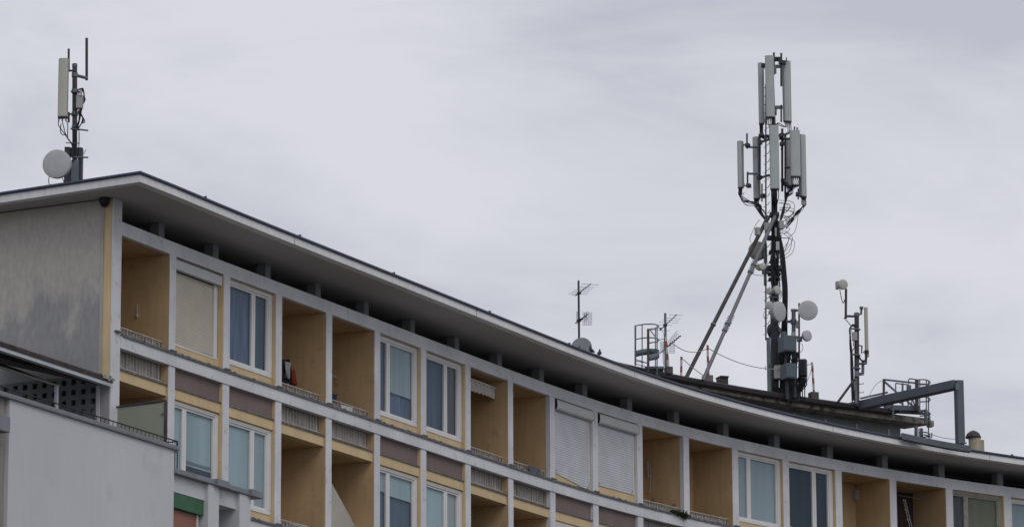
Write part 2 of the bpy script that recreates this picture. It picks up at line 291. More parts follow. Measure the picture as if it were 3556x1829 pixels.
# end wall
EA = R(152.5); ev = Vector((math.cos(EA), math.sin(EA), 0)); en = Vector((ev.y, -ev.x, 0)) * -1   # en points towards the viewer side
if en.y > 0: en = -en
E0 = bp(0, -.34, 0, 0)
def ep(d, off, z): q = E0 + ev*d + en*off; return Vector((q.x, q.y, z))
def ebox(mb, d0, d1, o0, o1, z0, z1): mb.hexa([ep(d, o, z) for z in (z0, z1) for d, o in ((d0, o0), (d1, o0), (d1, o1), (d0, o1))])
mb = MB(); ebox(mb, .30, 12, -.30, 0, 16.85, 20.46); mb.build('end_wall', 'stained', BL)
mb = MB(); ebox(mb, .225, .30, -.3, .012, 16.85, 20.46); mb.build('corner_strip', 'pale', BL)
mb = MB(); ebox(mb, .031, .225, -.3, -.012, 16.6, 20.46); mb.build('end_wall_strip', 'yellow', BL)
mb = MB(); ebox(mb, .035, 12, -.3, -.06, GROUND, 16.2); mb.build('lower_end_wall', 'lav', BL)
# pillars
def pillar(i):
    m_ = MB(); w_ = .34 if i == 0 else .26; z1 = 20.475 if i == 0 else H
    p, t, n = fr(i)
    if i > 0:
        t2 = fr(i-1)[1]; t = (t+t2).normalized(); n = Vector((t.y, -t.x, 0))
    q = [p, p-t*w_, p-t*w_-n*.12, p-n*.12] if i else [p, p-t*w_, p-t*w_-n*.03, p-n*.03]
    m_.hexa([Vector((v.x, v.y, z)) for z in (GROUND, z1) for v in q]); return m_.build('pillar', 'white', BL)
for i in range(NB-1): pillar(i)
# beam, belt beams, flashing
mb = MB(); sweep(mb, -.02, KE, [(.004, H), (.004, 20.04), (-.30, 20.04), (-.30, H+.035), (-.115, H+.035), (-.115, H)]); mb.build('upper_beam', 'white', BL)
for q_, zz in enumerate((0, -3)):
    mb = MB(); sweep(mb, .0, KE, [(.022, 17.41+zz), (.022, 17.655+zz), (-.13, 17.655+zz), (-.13, 17.41+zz)]); mb.build('belt_beam', 'white', BL)
    mb = MB(); sweep(mb, .02, KE, [(.055, 17.655+zz), (.058, 17.70+zz), (.02, 17.716+zz), (-.13, 17.72+zz), (-.13, 17.655+zz)])
    for i in range(0, NB-2):
        for r_ in range(random.choice((2, 3, 4))):
            k = i + random.random(); q, nn = C(k); mb.lathe((q.x+nn.x*.03, q.y+nn.y*.03, 17.70+zz), (0, 0, 1), [(0, .05), (.018, .035), (.03, .012)], 7)
        q, nn = C(i-.06); mb.box((q.x+nn.x*.02, q.y+nn.y*.02, 17.725+zz), (.2, .09, .03), math.atan2(nn.y, nn.x)+math.pi/2)
    mb.build('flashing', 'lip', BL)
# roof posts behind the pillar line and the dark roof void
for i in range(1, NB-1):
    p, t, n = fr(i); m_ = MB(); bbox(m_, i, -.22, 0, -.52, -.30, 20.0, 20.475); m_.build('roof_post', 'post', BL)
mb = MB(); sweep(mb, 0.0, KE, [(-.62, 20.0), (-1.6, 20.0), (-1.6, 20.47), (-1.61, 20.47), (-1.61, 19.99), (-.62, 19.99)]); mb.build('roof_void', 'void', BL)  # black lining: shade of the open void put into the colour
# roof slab: outline of the eave on the street side, run round the end wall corner
ED = 8.0
cor = Vector((-7.4656, 84.3314, 0)); le = Vector((-10.4834, 86.0973, 0)); ld = (le-cor).normalized()
ovf = lambda k: 1.19 if k < 9 else max(1.02, 1.19-(k-9)*.022)
front = [cor] + [ (lambda q, nn, k: q + nn*ovf(k))(*C(k), k) for k in [x*.25 for x in range(0, int(KE*4)+1)] ]
left = [cor + ld*12, cor]
back = [ (lambda q, nn: q - nn*12)(*C(k)) for k in [x*.5 for x in range(int(KE*2), -1, -1)] ]
def offset(poly, d):
    o = []
    for j in range(len(poly)):
        a = poly[j-1] if j else poly[j]; b = poly[min(j+1, len(poly)-1)]
        t1 = (poly[j]-a).normalized() if j else (b-poly[j]).normalized(); t2 = (b-poly[j]).normalized() if j < len(poly)-1 else t1
        n1 = Vector((t1.y, -t1.x, 0)); n2 = Vector((t2.y, -t2.x, 0)); nn = (n1+n2); nn = nn/max(nn.length, 1e-6); o.append(poly[j] + nn*d/max(.5, nn.dot(n1)))
    return o
edge = [cor + ld*12] + front
def ribbon(mb, edge, prof):
    offs = {o: offset(edge, o) for o, _ in prof}; m_ = len(prof); vs = []
    for j in range(len(edge)): vs += [Vector((offs[o][j].x, offs[o][j].y, z)) for o, z in prof]
    mb.add(vs, [(j*m_+a, j*m_+(a+1) % m_, (j+1)*m_+(a+1) % m_, (j+1)*m_+a) for j in range(len(edge)-1) for a in range(m_)] + [tuple(range(m_)), tuple((len(edge)-1)*m_+a for a in range(m_))])
mb = MB(); ribbon(mb, edge, [(0, 20.48), (0, 20.635), (-.2, 20.635), (-.2, 20.48)]); mb.build('roof_fascia', 'fascia', BL)
for k in (2.3, 6.1, 9.9, 14.25, 17.2):
    q, nn = C(k); e_ = q+nn*ovf(k); m_ = MB(); m_.box((e_.x, e_.y, 20.557), (.012, .008, .15), math.atan2(nn.y, nn.x)+math.pi/2); m_.build('fascia_joint', 'lip', BL)
mb = MB(); ribbon(mb, edge, [(.035, 20.635), (.045, 20.66), (.02, 20.70), (-.3, 20.70), (-.3, 20.635)])
for k in [.6, 2.4, 4.3, 6.4, 8.3, 10.5, 13, 15.2, 17.6]:
    q, nn = C(k); e_ = q + nn*ovf(k); mb.box((e_.x, e_.y, 20.715), (.05, .05, .035), .3)
mb.build('roof_edge_trim', 'roofmetal', BL)
outl = [cor + ld*12 + Vector((0, 0, 0))] + front + back
inn = offset(edge, -.2)
mb = MB(); poly = [Vector((v.x, v.y, 20.482)) for v in inn] + [Vector((v.x, v.y, 20.482)) for v in back]
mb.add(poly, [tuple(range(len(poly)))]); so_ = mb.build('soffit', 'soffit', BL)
inn2 = offset(edge, -.25)
mb = MB(); poly = [Vector((v.x, v.y, 20.69)) for v in inn2] + [Vector((v.x, v.y, 20.69)) for v in back]
mb.add(poly, [tuple(range(len(poly)))]); mb.build('roof_surface', 'rooftop', BL)
for o in (so_,):
    for p_ in o.data.polygons: pass
# triangulate large concave faces
for o in [x for x in BL.children if x.name.startswith(('soffit', 'roof_surface'))]:
    bm = bmesh.new(); bm.from_mesh(o.data); bmesh.ops.triangulate(bm, faces=bm.faces[:]); bm.to_mesh(o.data); bm.free()
# ------------------------------------------------------------------ bays
def is_win(i): return i > 0 and (i-1) % 4 in (0, 1)
def window(i, zt, wide_left, blinds, fmat='frame', zoff=0, frame_r=1.945):
    """zt = underside of the lintel; blinds = [(pane, material, bottom fraction)]"""
    z1 = zt-.03; z0 = zt-1.86; gl1 = zt-.14; gl0 = zt-1.73
    panes = ((.13, 1.12), (1.28, 1.77)) if wide_left else ((.13, .53), (.69, 1.795))
    f = MB()
    # outer frame, stepped
    bbox(f, i, 0, frame_r, -.17, -.10, gl1+.045, z1); bbox(f, i, 0, frame_r, -.17, -.085, z0, gl0-.05)
    bbox(f, i, panes[1][1]+.04, frame_r, -.17, -.10, gl0-.05, gl1+.045); bbox(f, i, 0, panes[0][0]-.03, -.17, -.10, gl0-.05, gl1+.045)
    bbox(f, i, frame_r-.035, frame_r, -.10, -.088, z0+.11, z1); bbox(f, i, 0, frame_r-.035, -.10, -.088, z1-.03, z1)
    o = f.build('window', fmat, BL, bevel=.004)
    s_ = MB(); a0, a1 = panes[0][0]-.03, panes[1][1]+.04
    m0, m1 = panes[0][1], panes[1][0]; mc = (m0+m1)/2
    for x0, x1 in ((a0, panes[0][0]), (m0, mc-.004), (mc+.004, m1), (panes[1][1], a1)): bbox(s_, i, x0, x1, -.175, -.125, gl0-.05, gl1+.045)
    for x0, x1 in (panes): bbox(s_, i, x0, x1, -.175, -.128, gl1, gl1+.045); bbox(s_, i, x0, x1, -.175, -.128, gl0-.05, gl0)
    bbox(s_, i, mc-.004, mc+.004, -.17, -.135, gl0-.05, gl1+.045); s_.build('sash', fmat, o)
    for x0, x1 in panes:
        q = MB(); bbox(q, i, x0-.01, x1+.01, -.155, -.149, gl0-.01, gl1+.01); q.build('pane', 'glass', o)
    for pi_, mt, lo, hi in blinds:
        x0, x1 = panes[pi_]; q = MB(); ns = 14 if 'curtain' in mt else 1; za = gl0 + (gl1-gl0)*lo; zb = gl0 + (gl1-gl0)*hi
        dpt = .185 if ns == 1 else .22; vs = []
        for k in range(ns+1):
            oo = -dpt - (.025*math.sin(k*2.2) if ns > 1 else 0); s = x0-.02 + (x1-x0+.04)*k/ns; vs += [bp(i, s, oo, za), bp(i, s, oo, zb)]
        q.add(vs, [(2*k, 2*k+2, 2*k+3, 2*k+1) for k in range(ns)])
        if ns == 1 and lo > 0: bbox(q, i, x0, x1, -dpt-.008, -dpt+.012, za-.03, za)
        q.build('curtain' if 'curtain' in mt else 'blind_or_room_shade', mt, o)  # near-black sheets are room shade painted behind the glass
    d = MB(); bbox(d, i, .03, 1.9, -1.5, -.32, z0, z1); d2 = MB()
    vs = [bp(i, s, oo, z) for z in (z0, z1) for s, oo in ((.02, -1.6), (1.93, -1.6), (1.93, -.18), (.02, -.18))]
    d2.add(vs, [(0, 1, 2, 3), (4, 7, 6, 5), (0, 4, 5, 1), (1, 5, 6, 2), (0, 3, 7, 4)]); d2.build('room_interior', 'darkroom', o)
    return o
def window_wall(i, zt, z_frame_bot=None):
    """ochre wall with the window hole, brown spandrel panel below, slab edge band"""
    zb = zt-1.86 if z_frame_bot is None else z_frame_bot
    m_ = MB(); bbox(m_, i, 0, 1.957, -.25, -.10, zt-2.16, zb); bbox(m_, i, 1.93, 1.957, -.25, -.10, zb, zt); bbox(m_, i, 1.957, span(i)-.1, -.3, -.015, zt-3.0, zt-.002)
    bbox(m_, i, 0, 1.94, -.25, -.10, zt-.035, zt-.001)
    m_.build('bay_wall', 'yellow', BL)
    m_ = MB(); bbox(m_, i, 0, 1.955, -.25, -.085, zt-2.76, zt-2.16); m_.build('spandrel_panel', 'brown', BL)
    band(i, zt)
def band(i, zt):
    m_ = MB(); bbox(m_, i, 0, 1.967, -.3, -.05, zt-3.0, zt-2.785); m_.build('slab_edge', 'yellow', BL)
    m_ = MB(); bbox(m_, i, 0, 1.972, -.25, -.02, zt-2.785, zt-2.757)
    for _ in range(random.choice((0, 1, 2, 3))):
        s = random.uniform(.3, 1.7); bbox(m_, i, s, s+random.uniform(.06, .2), -.1, -.03, zt-2.757, zt-2.745)
    m_.build('slab_flashing', 'lip', BL)
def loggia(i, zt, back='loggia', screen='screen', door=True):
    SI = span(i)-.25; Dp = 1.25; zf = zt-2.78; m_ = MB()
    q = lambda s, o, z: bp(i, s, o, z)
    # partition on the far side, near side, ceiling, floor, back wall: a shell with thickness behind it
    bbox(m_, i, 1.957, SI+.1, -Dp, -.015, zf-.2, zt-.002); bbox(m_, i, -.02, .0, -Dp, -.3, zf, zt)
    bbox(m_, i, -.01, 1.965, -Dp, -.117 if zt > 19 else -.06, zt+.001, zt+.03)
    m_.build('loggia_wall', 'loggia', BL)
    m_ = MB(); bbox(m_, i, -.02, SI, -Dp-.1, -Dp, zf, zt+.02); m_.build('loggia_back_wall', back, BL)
    m_ = MB(); bbox(m_, i, 0, 1.965, -Dp, -.1, zf-.15, zf); m_.build('loggia_floor', 'conc', BL)
    if door:
        m_ = MB(); bbox(m_, i, .12, .95, -Dp, -Dp+.05, zf, zf+2.15); m_.build('balcony_door', 'winedoor', BL)
    band(i, zt)
    # railing with a canvas screen tied behind it
    r_ = MB(); z0, z1 = zt-2.70, zt-1.85
    bbox(r_, i, 0, 1.93, -.165, -.135, z1-.02, z1); bbox(r_, i, 0, 1.93, -.16, -.14, z0, z0+.02)
    nb = 15
    for k in range(nb+1):
        s = .02 + (1.905)*k/nb; r_.tube([bp(i, s, -.15, z0), bp(i, s, -.15, z1)], .006 if k % 2 else .009, 5)
    r_.tube([bp(i, 1.92, -.15, z1-.01), bp(i, 1.965, -.15, z1-.01)], .012, 5)
    ro = r_.build('balcony_railing', 'rail', BL)
    if screen:
        c_ = MB(); vs = []; n_ = 30
        for k in range(n_+1):
            s = .01 + 1.91*k/n_; oo = -.185 - .012*math.sin(k*1.9) - .006*math.sin(k*4.1); vs += [bp(i, s, oo, z0+.01), bp(i, s, oo, z1-.035-.015*abs(math.sin(k*1.1+i)))]
        c_.add(vs, [(2*k, 2*k+2, 2*k+3, 2*k+1) for k in range(n_)]); c_.build('canvas_screen', screen, ro)
def curtain_shutter(i, zt, mt, s1, zb0, zb1, box_s, proud, framer=None):
    """closed roller shutter with its box"""
    m_ = MB(); oc = -.085 if proud else -.13; vs = [bp(i, 0.02, oc, zb0), bp(i, s1, oc, zb1), bp(i, s1, oc, zt-.28), bp(i, .02, oc, zt-.28)]
    m_.add(vs, [(0, 1, 2, 3)]); vb = [v + fr(i)[2]*-.03 for v in vs]; m_.add(vb, [(3, 2, 1, 0)])
    o = m_.build('roller_shutter', mt, BL)
    b_ = MB()
    if proud:
        pr = [(-.1, zt-.035), (.012, zt-.035), (.036, zt-.06), (.046, zt-.12), (.046, zt-.19), (.032, zt-.255), (-.01, zt-.285), (-.1, zt-.275)]
        n_ = len(pr); vs = [bp(i, s, o_, z) for s in box_s for o_, z in pr]
        b_.add(vs, [(a, (a+1) % n_, n_+(a+1) % n_, n_+a) for a in range(n_)] + [tuple(range(n_)), tuple(range(n_, 2*n_))])
        b_.build('shutter_box', 'box', o)
        for s in (box_s[0]-.012, box_s[1]):
            e_ = MB(); prs = [(o_*1.02, z) for o_, z in pr]; vs = [bp(i, s+d_, o_, z) for d_ in (0, .012) for o_, z in prs]
            e_.add(vs, [(a, (a+1) % n_, n_+(a+1) % n_, n_+a) for a in range(n_)] + [tuple(range(n_)), tuple(range(n_, 2*n_))]); e_.build('box_end_cap', 'lampdark', o)
    else:
        bbox(b_, i, box_s[0], box_s[1], -.11, .0, zt-.265, zt-.06); b_.build('shutter_box', 'box', o, bevel=.008)
    f_ = MB(); bbox(f_, i, s1, s1+(.035 if proud else .075), -.14, -.083 if proud else -.10, min(zb0, zb1)+(.22 if proud and zb0 != zb1 else 0), zt-.26)
    if not proud: bbox(f_, i, s1+.085, s1+.16, -.16, -.112, zb1-.02, zt-.26); bbox(f_, i, 0, s1+.16, -.16, -.09, zb0-.045, zb0-.01)
    f_.build('guide_rail', 'frame', o)
    if not proud:
        return o
    for s, z in ((.12, zb0+.03), (s1-.12, zb1+.06 if zb0 == zb1 else zb1+.05)):
        h_ = MB(); h_.tube([bp(i, s, -.12, z-.015), bp(i, s+.015, -.06, z+.0), bp(i, s+.03, -.05, z+.04)], .007, 5); h_.build('handle', 'lampdark', o)
    return o
B_ = {  # (storey, bay): panes
 (0, 2): [(0, 'curtain', 0, 1), (1, 'curtaindark', 0, 1)], (0, 5): [(0, 'curtain', 0, 1), (1, 'blindgrey', .34, 1), (1, 'curtain', 0, .5)],
 (0, 6): [(0, 'curtaindark', 0, 1), (1, 'curtainbrown', 0, 1)], (0, 13): [(0, 'blindgrey', 0, 1), (1, 'blindgrey', 0, 1)],
 (0, 14): [(0, 'roomshade', 0, 1), (1, 'roomshade', 0, 1)], (0, 17): [(0, 'curtainbrown', 0, 1), (1, 'olive', 0, 1)], (0, 18): [(0, 'blindgrey', 0, 1), (1, 'blindgrey', 0, 1)],
 (1, 1): [(0, 'blindteal', 0, 1), (1, 'blindteal', .30, 1), (1, 'roomshade', 0, .35)], (1, 2): [(0, 'blindteal', 0, 1), (1, 'blindgrey', 0, 1)],
 (1, 5): [(0, 'curtaindark', 0, .8), (0, 'blindgrey', .75, 1), (1, 'blindteal', .72, 1), (1, 'curtaindark', 0, .8)], (1, 6): [(0, 'blindteal', 0, 1), (1, 'greyroom', 0, 1)]}
for st in (0, 1):
    zt = H-3*st
    for i in range(0, NB-2):
        if st and i > 13: continue
        if is_win(i):
            if (st, i) == (0, 1):
                window_wall(i, zt, 17.92); curtain_shutter(i, zt, 'cream', 1.74, 17.945, 17.965, (.0, 1.9), False)
            elif (st, i) in ((0, 9), (0, 10)):
                window_wall(i, zt, 17.95 if i == 9 else 17.94); 
                if i == 9: curtain_shutter(i, zt, 'wshut', 1.885, 17.94, 17.735, (.05, 1.965), True)
                else: curtain_shutter(i, zt, 'wshut', 1.88, 17.935, 17.935, (.04, 1.965), True)
            elif (st, i) in ((1, 9), (1, 10)):
                window_wall(i, zt); curtain_shutter(i, zt, 'wshut', 1.85, zt-1.85, zt-1.85, (0, 1.9), False)
            else:
                window_wall(i, zt); window(i, zt, i % 4 == 2, B_.get((st, i), [(0, 'blindteal', 0, 1), (1, 'blindteal', 0, 1)]), 'frameold' if (st, i) == (0, 17) else 'frame')
        else:
            bk = 'doorbrown' if (st, i) in ((0, 16), (1, 7)) else 'loggia'
            loggia(i, zt, bk, 'screenpink' if i in (12, 4) and st == 0 else 'screen', door=(st, i) not in ((0, 15), (0, 16)))
# storey below the picture: plain wall carrying the grid down to the street
mb = MB(); sweep(mb, 0, KE, [(-.28, GROUND), (-.28, 13.75), (-.5, 13.75), (-.5, GROUND)], 1); mb.build('lower_wall', 'yellow', BL)
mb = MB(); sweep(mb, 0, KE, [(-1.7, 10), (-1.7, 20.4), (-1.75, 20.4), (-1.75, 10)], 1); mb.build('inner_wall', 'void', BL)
# small things on the loggia walls (fixed parts of the house)
def part(mbx, name, m_, **k): return mbx.build(name, m_, BL, **k)
def wpt(i, px, py, s=1.955):
    """point on the partition wall at s of bay i under a pixel of the photograph"""
    p, t, n = fr(i); q = p + t*s; r = ray(px, py); det = -r.x*n.y + r.y*n.x; u = (-q.x*n.y + q.y*n.x)/det
    return r*u
_, t0, n0 = fr(0)
a_, b_2 = wpt(0, 478, 1056), wpt(0, 478, 1090); mb = MB(); mb.tube([a_-t0*.02, b_2-t0*.02], .014, 6); mb.lathe(b_2-t0*.03, (0, 0, -1), [(0, .02), (.03, .04), (.07, .03), (.09, .012)], 10); part(mb, 'wall_lamp', 'rail')
_, t4, n4 = fr(4); q = wpt(4, 1171, 1311); mb = MB(); mb.tube([q, q-t4*.14-Vector((0, 0, .01))], .016, 6); mb.lathe(q-t4*.14, -t4, [(0, .02), (.02, .045), (.05, .05), (.06, .02)], 10); part(mb, 'wall_lamp', 'whitetube')
z_, = (0,)
s15, z15 = pb(15, 2976, 1718, -1.2); mb = MB(); bbox(mb, 15, s15-.11, s15+.11, -1.25, -1.12, z15-.16, z15+.15); part(mb, 'wall_lamp', 'whitetube', bevel=.02)
mb = MB(); bbox(mb, 15, s15+.25, s15+.62, -1.25, -1.19, 17.0, 19.35); 
q = E0 + ev*.19 + en*.06; mb2 = MB(); mb2.lathe((q.x, q.y, 20.47), (0, 0, -1), [(0, .105), (.06, .11), (.12, .09), (.17, .05), (.185, .01)], 16); part(mb2, 'eaves_lamp', 'lampdark', smooth=True)
# awning folded under the ceiling of a loggia
mb = MB(); sa, sb = .0, 2.0
i = 7; o_ = -.45
za = 19.63; n_ = 24
bbox(mb, i, .02, 1.62, -.62, -.5, 19.60, 19.72); aw = part(mb, 'awning', 'awnwhite', bevel=.02)
mb = MB(); vs = []
def fpt(px, py, o): s, z = pb(7, px, py, o); return s, z
sL, zL = fpt(1480+640/4.14, 1120+808/4.14, -.30); sR, zR = fpt(1480+1052/4.14, 1120+960/4.14, -.30)
bbox(mb, i, max(sL, .02), min(sR, 1.93), -.33, -.29, zR-.02, zR+.02); mb.build('front_bar', 'rail', aw)
mb = MB(); mb.quad(bp(i, .02, -.31, zR), bp(i, 1.9, -.31, zR), bp(i, 1.62, -.55, zR+.1), bp(i, .02, -.55, zR+.1)); mb.build('awning_cloth', 'awnwhite', aw)
mb = MB(); nv = 60; vs = []
for k in range(nv+1):
    s = .02 + (min(sR, 1.93)-.06)*k/nv; dz = .245 + .03*abs(math.sin(k*math.pi/6)); oo = -.31 + .02*math.sin(k*.9); vs += [bp(i, s, oo, zR-.02), bp(i, s, oo, zR-dz)]
mb.add(vs, [(2*k, 2*k+2, 2*k+3, 2*k+1) for k in range(nv)]); mb.build('valance', 'awnwhite', aw)
# ------------------------------------------------------------------ set back penthouse on the roof
PH = []
gz = lambda k: .062*(k-13.2)
K0, K1 = 8.6, 17.05
mb = MB(); sweep(mb, K0, 17.5, [(-3.2, 20.69), (-3.2, 22.14), (-3.5, 22.14), (-3.5, 20.69)], .25, zf=lambda k: gz(k)*.5 if False else 0); ph = part(mb, 'penthouse_wall', 'clad')
for k in [9.5+.52*j for j in range(16)]:
    if k < 17.5:
        m_ = MB(); q, nn = C(k); c0 = q-nn*3.185; m_.box((c0.x, c0.y, 21.34), (.035, .05, 1.28), math.atan2(nn.y, nn.x)); m_.build('wall_batten', 'frame', ph)
m_ = MB()
for z in (21.2, 21.55, 21.8): sweep(m_, 9, 17.5, [(-3.19, z), (-3.19, z+.012), (-3.2, z+.012), (-3.2, z)])
m_.build('cladding_seam', 'lip', ph)
for k0, k1 in ((14.62, 14.85), (14.9, 15.18)):
    m_ = MB(); sweep(m_, k0, k1, [(-3.17, 21.3), (-3.17, 21.86), (-3.2, 21.86), (-3.2, 21.3)], .1); m_.build('strip_window', 'roomshade', ph)
mb = MB(); sweep(mb, K0, 17.72, [(-2.5, 21.90), (-2.5, 22.07), (-2.6, 22.10), (-3.6, 22.10), (-3.6, 21.94)], .25, zf=lambda k: gz(k)*.75)
part(mb, 'penthouse_eave', 'conc')
mb = MB(); sweep(mb, K0, K1, [(-2.32, 22.0), (-2.30, 22.09), (-2.35, 22.13), (-2.52, 22.13), (-2.52, 22.0), (-2.42, 21.96)], .25, zf=gz); part(mb, 'gutter', 'gutter', smooth=True)
mb = MB(); vs = []
kk = [K0+.1*j for j in range(int((17.72-K0)/.1)+1)]
for k in kk:
    q, nn = C(k); r_ = random.uniform(-.012, .02)
    vs += [(q.x-nn.x*2.4, q.y-nn.y*2.4, 22.125+gz(k)+r_), (q.x-nn.x*2.7, q.y-nn.y*2.7, 22.17+gz(k)*.9+r_*.7), (q.x-nn.x*3.7, q.y-nn.y*3.7, 22.53+gz(k)*.35), (q.x-nn.x*6, q.y-nn.y*6, 22.56+gz(k)*.3)]
mb.add(vs, [(4*j+a, 4*j+a+1, 4*j+a+5, 4*j+a+4) for j in range(len(kk)-1) for a in range(3)]); part(mb, 'penthouse_roof', 'rust')
# ------------------------------------------------------------------ neighbouring terrace building in front, left
TBL = thing('terrace_building', 'pale grey rendered building with roof terrace in front of the stained end wall', 'building', bp(0, -3, 1.2, GROUND))
o1 = 1.3
mb = MB(); bbox(mb, 0, -6.15, .0, 1.1, o1, GROUND, 15.205); mb.build('front_wall', 'terrace', TBL)
mb = MB(); bbox(mb, 0, -6.15, -.03, .45, 1.1, 14.3, 14.5); bbox(mb, 0, -7.5, -.34, -6, 1.1, 14.3, 14.45); mb.build('terrace_floor', 'cblock', TBL)
mb = MB(); bbox(mb, 0, -12, .12, 1.06, o1+.06, 15.205, 15.225); bbox(mb, 0, -12, .10, 1.05, o1+.05, 15.225, 15.30); mb.build('coping', 'coping', TBL, bevel=.012)
# left end of that block
mb = MB(); bbox(mb, 0, -13, -6.19, .5, 1.22, GROUND, 15.205); mb.build('side_wall', 'awn', TBL)
s_, z_ = pb(0, 10, 1478, 1.4); mb = MB(); bbox(mb, 0, -13, s_+.1, 1.2, 1.5, z_-.12, z_+.18); mb.build('side_ledge', 'coping', TBL, bevel=.01)
# railing on the coping
mb = MB(); zr = 15.425; or_ = 1.24
mb.tube([bp(0, -12, or_, zr), bp(0, .225, or_, zr)], .013, 6); mb.tube([bp(0, .225, or_, zr), bp(0, .225, or_, 14.86)], .014, 6); mb.tube([bp(0, .12, 1.1, 15.2), bp(0, .225, or_, 15.2)], .01, 5)
mb.tube([bp(0, .225, or_, zr), bp(0, .225, .3, zr)], .012, 6); mb.tube([bp(0, .13, or_, 15.3), bp(0, .13, or_, 14.86)], .010, 6)
s = -11.9
while s < .2: mb.tube([bp(0, s, or_, 15.29), bp(0, s, or_, zr)], .0075, 5); s += .155
mb.build('terrace_railing', 'iron', TBL)
# roof over the terrace with its pale blue beam
mb = MB(); vs = [bp(0, s, o, z) for s in (-12, -.36) for o, z in ((.06, 16.62), (.08, 16.70), (.03, 16.735), (-.5, 16.86), (-2.6, 17.35), (-2.6, 17.25), (-.3, 16.62))]
mb.add(vs, [(a, (a+1) % 7, 7+(a+1) % 7, 7+a) for a in range(7)] + [tuple(range(7)), tuple(range(7, 14))]); mb.build('terrace_roof', 'tile', TBL)
mb = MB(); bbox(mb, 0, -12, -.40, -.07, .045, 16.545, 16.62); mb.build('roof_beam', 'bluepale', TBL)
mb = MB(); random.seed(3)
for _ in range(14):
    s = random.uniform(-.9, -.36); bbox(mb, 0, s, s+random.uniform(.03, .08), -.02, .095, 16.66+random.uniform(-.03, .03), 16.70+random.uniform(0, .05))
mb.build('broken_tile', 'pale', TBL)
# folded awning and its post
sA, zA = pb(0, 205, 1342, -.4); sB, zB = pb(0, 0, 1287, -.4)
mb = MB(); mb.tube([bp(0, -12, -.4, zA+.012), bp(0, sA, -.4, zA+.012)], .025, 8); aw2 = mb.build('terrace_awning', 'awn', TBL)
mb = MB(); mb.quad(bp(0, -12, -.4, zA+.03), bp(0, sA-.1, -.4, zA+.03), bp(0, sA-.1, -1.3, zA+.42), bp(0, -12, -1.3, zA+.42)); mb.build('awning_cloth', 'awn', aw2)
s2, z2 = pb(0, 195, 1415, -.4); mb = MB(); bbox(mb, 0, s2-.03, s2+.03, -.43, -.37, 14.3, zA); mb.build('awning_post', 'bluepale', TBL)
# perforated block wall in the plane of the end wall
mb = MB(); z0, z1, d0, d1 = 14.45, 16.85, .36, 6.2
cols_ = [.355+.2355*k for k in range(24)]; rows_ = [14.58+.2155*k for k in range(11)]; hw, hh = .056, .056
def slab(d_a, d_b, za, zb): ebox(mb, d_a, d_b, -.10, 0, za, zb)
# solid strips between the holes
zc = z0
for r_ in rows_:
    slab(d0-.03, d1, zc, r_-hh)
    dc = d0-.03
    for c_ in cols_:
        c2 = c_+.07
        slab(dc, c2-hw, r_-hh, r_+hh); dc = c2+hw
    slab(dc, d1, r_-hh, r_+hh); zc = r_+hh
slab(d0-.03, d1, zc, z1); mb.build('perforated_wall', 'breeze', TBL)
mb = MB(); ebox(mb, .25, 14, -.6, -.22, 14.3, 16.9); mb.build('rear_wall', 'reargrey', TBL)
mb = MB(); ebox(mb, .245, .33, -.1, .03, 14.4, 16.6); mb.build('white_post', 'terrace', TBL)
mb = MB(); ebox(mb, .033, .245, -.1, .01, 14.4, 16.6); mb.build('return_wall', 'lav', TBL)
# divider panel standing out from the first pillar
q = lambda o, z, d=0: bp(0, -.10+d, o, z)
mb = MB(); mb.hexa([q(o, z, d) for z in (14.5, 16.17) for o, d in ((0.03, 0), (1.12, 0), (1.12, .012), (0.03, .012))]); dv_ = mb.build('divider_panel', 'frosted', TBL)
mb = MB(); mb.tube([q(-.05, 16.175), q(1.15, 16.215)], .022, 8); mb.build('divider_rail', 'dsteel', dv_)
mb = MB(); mb.hexa([q(o, z, d) for z in (14.5, 16.2) for o, d in ((1.12, -.02), (1.17, -.02), (1.17, .03), (1.12, .03))]); mb.build('divider_post', 'rsteel', dv_)
mb = MB(); mb.box(q(.03, 15.62), (.05, .05, .05)); mb.box(q(1.08, 15.95), (.07, .04, .04)); pieces(mb, 'clamp', 'steel', dv_)
# lower loggia block beside it
mb = MB(); bbox(mb, 0, .0, 3.40, 1.05, 1.33, 14.745, 14.85)
for s0, s1 in ((1.62, 2.10), (3.05, 3.52)): bbox(mb, 0, s0, s1, 1.0, 1.40, 14.73, 14.875)
mb.build('lower_coping', 'coping', TBL, bevel=.01)
for s0, s1 in ((1.42, 1.86), (2.72, 3.18)):
    m_ = MB(); bbox(m_, 0, s0, s1, .75, 1.29, GROUND, 14.745); m_.build('pier', 'terrace', TBL, bevel=.01)
mb = MB(); bbox(mb, 0, .0, 1.42, .85, 1.2, 14.40, 14.745); bbox(mb, 0, 1.86, 2.72, .85, 1.2, 14.41, 14.745); mb.build('loggia_beam', 'terrace', TBL)
mb = MB(); bbox(mb, 0, .0, 3.1, .02, .85, 14.42, 14.5); bbox(mb, 0, .0, 3.1, .85, 1.0, GROUND, 13.2); mb.build('loggia_slab', 'brown', TBL)
mb = MB(); bbox(mb, 0, .0, 3.0, .05, .12, GROUND, 14.45); mb.build('loggia_rear', 'terrace', TBL)
mb = MB(); bbox(mb, 0, 0.0, 1.25, .9, 1.10, GROUND, 14.2); rs = mb.build('red_shutter', 'red', TBL)
mb = MB(); bbox(mb, 0, .02, 1.40, .95, 1.19, 14.085, 14.398); mb.build('green_shutter_box', 'green', rs, bevel=.01)
mb = MB(); bbox(mb, 0, 1.25, 1.29, .95, 1.13, GROUND, 14.12); mb.build('shutter_guide', 'frame', rs)
mb = MB(); bbox(mb, 0, 1.9, 3.0, .15, .3, 13.9, 14.16); mb.build('inner_sill', 'terrace', TBL)
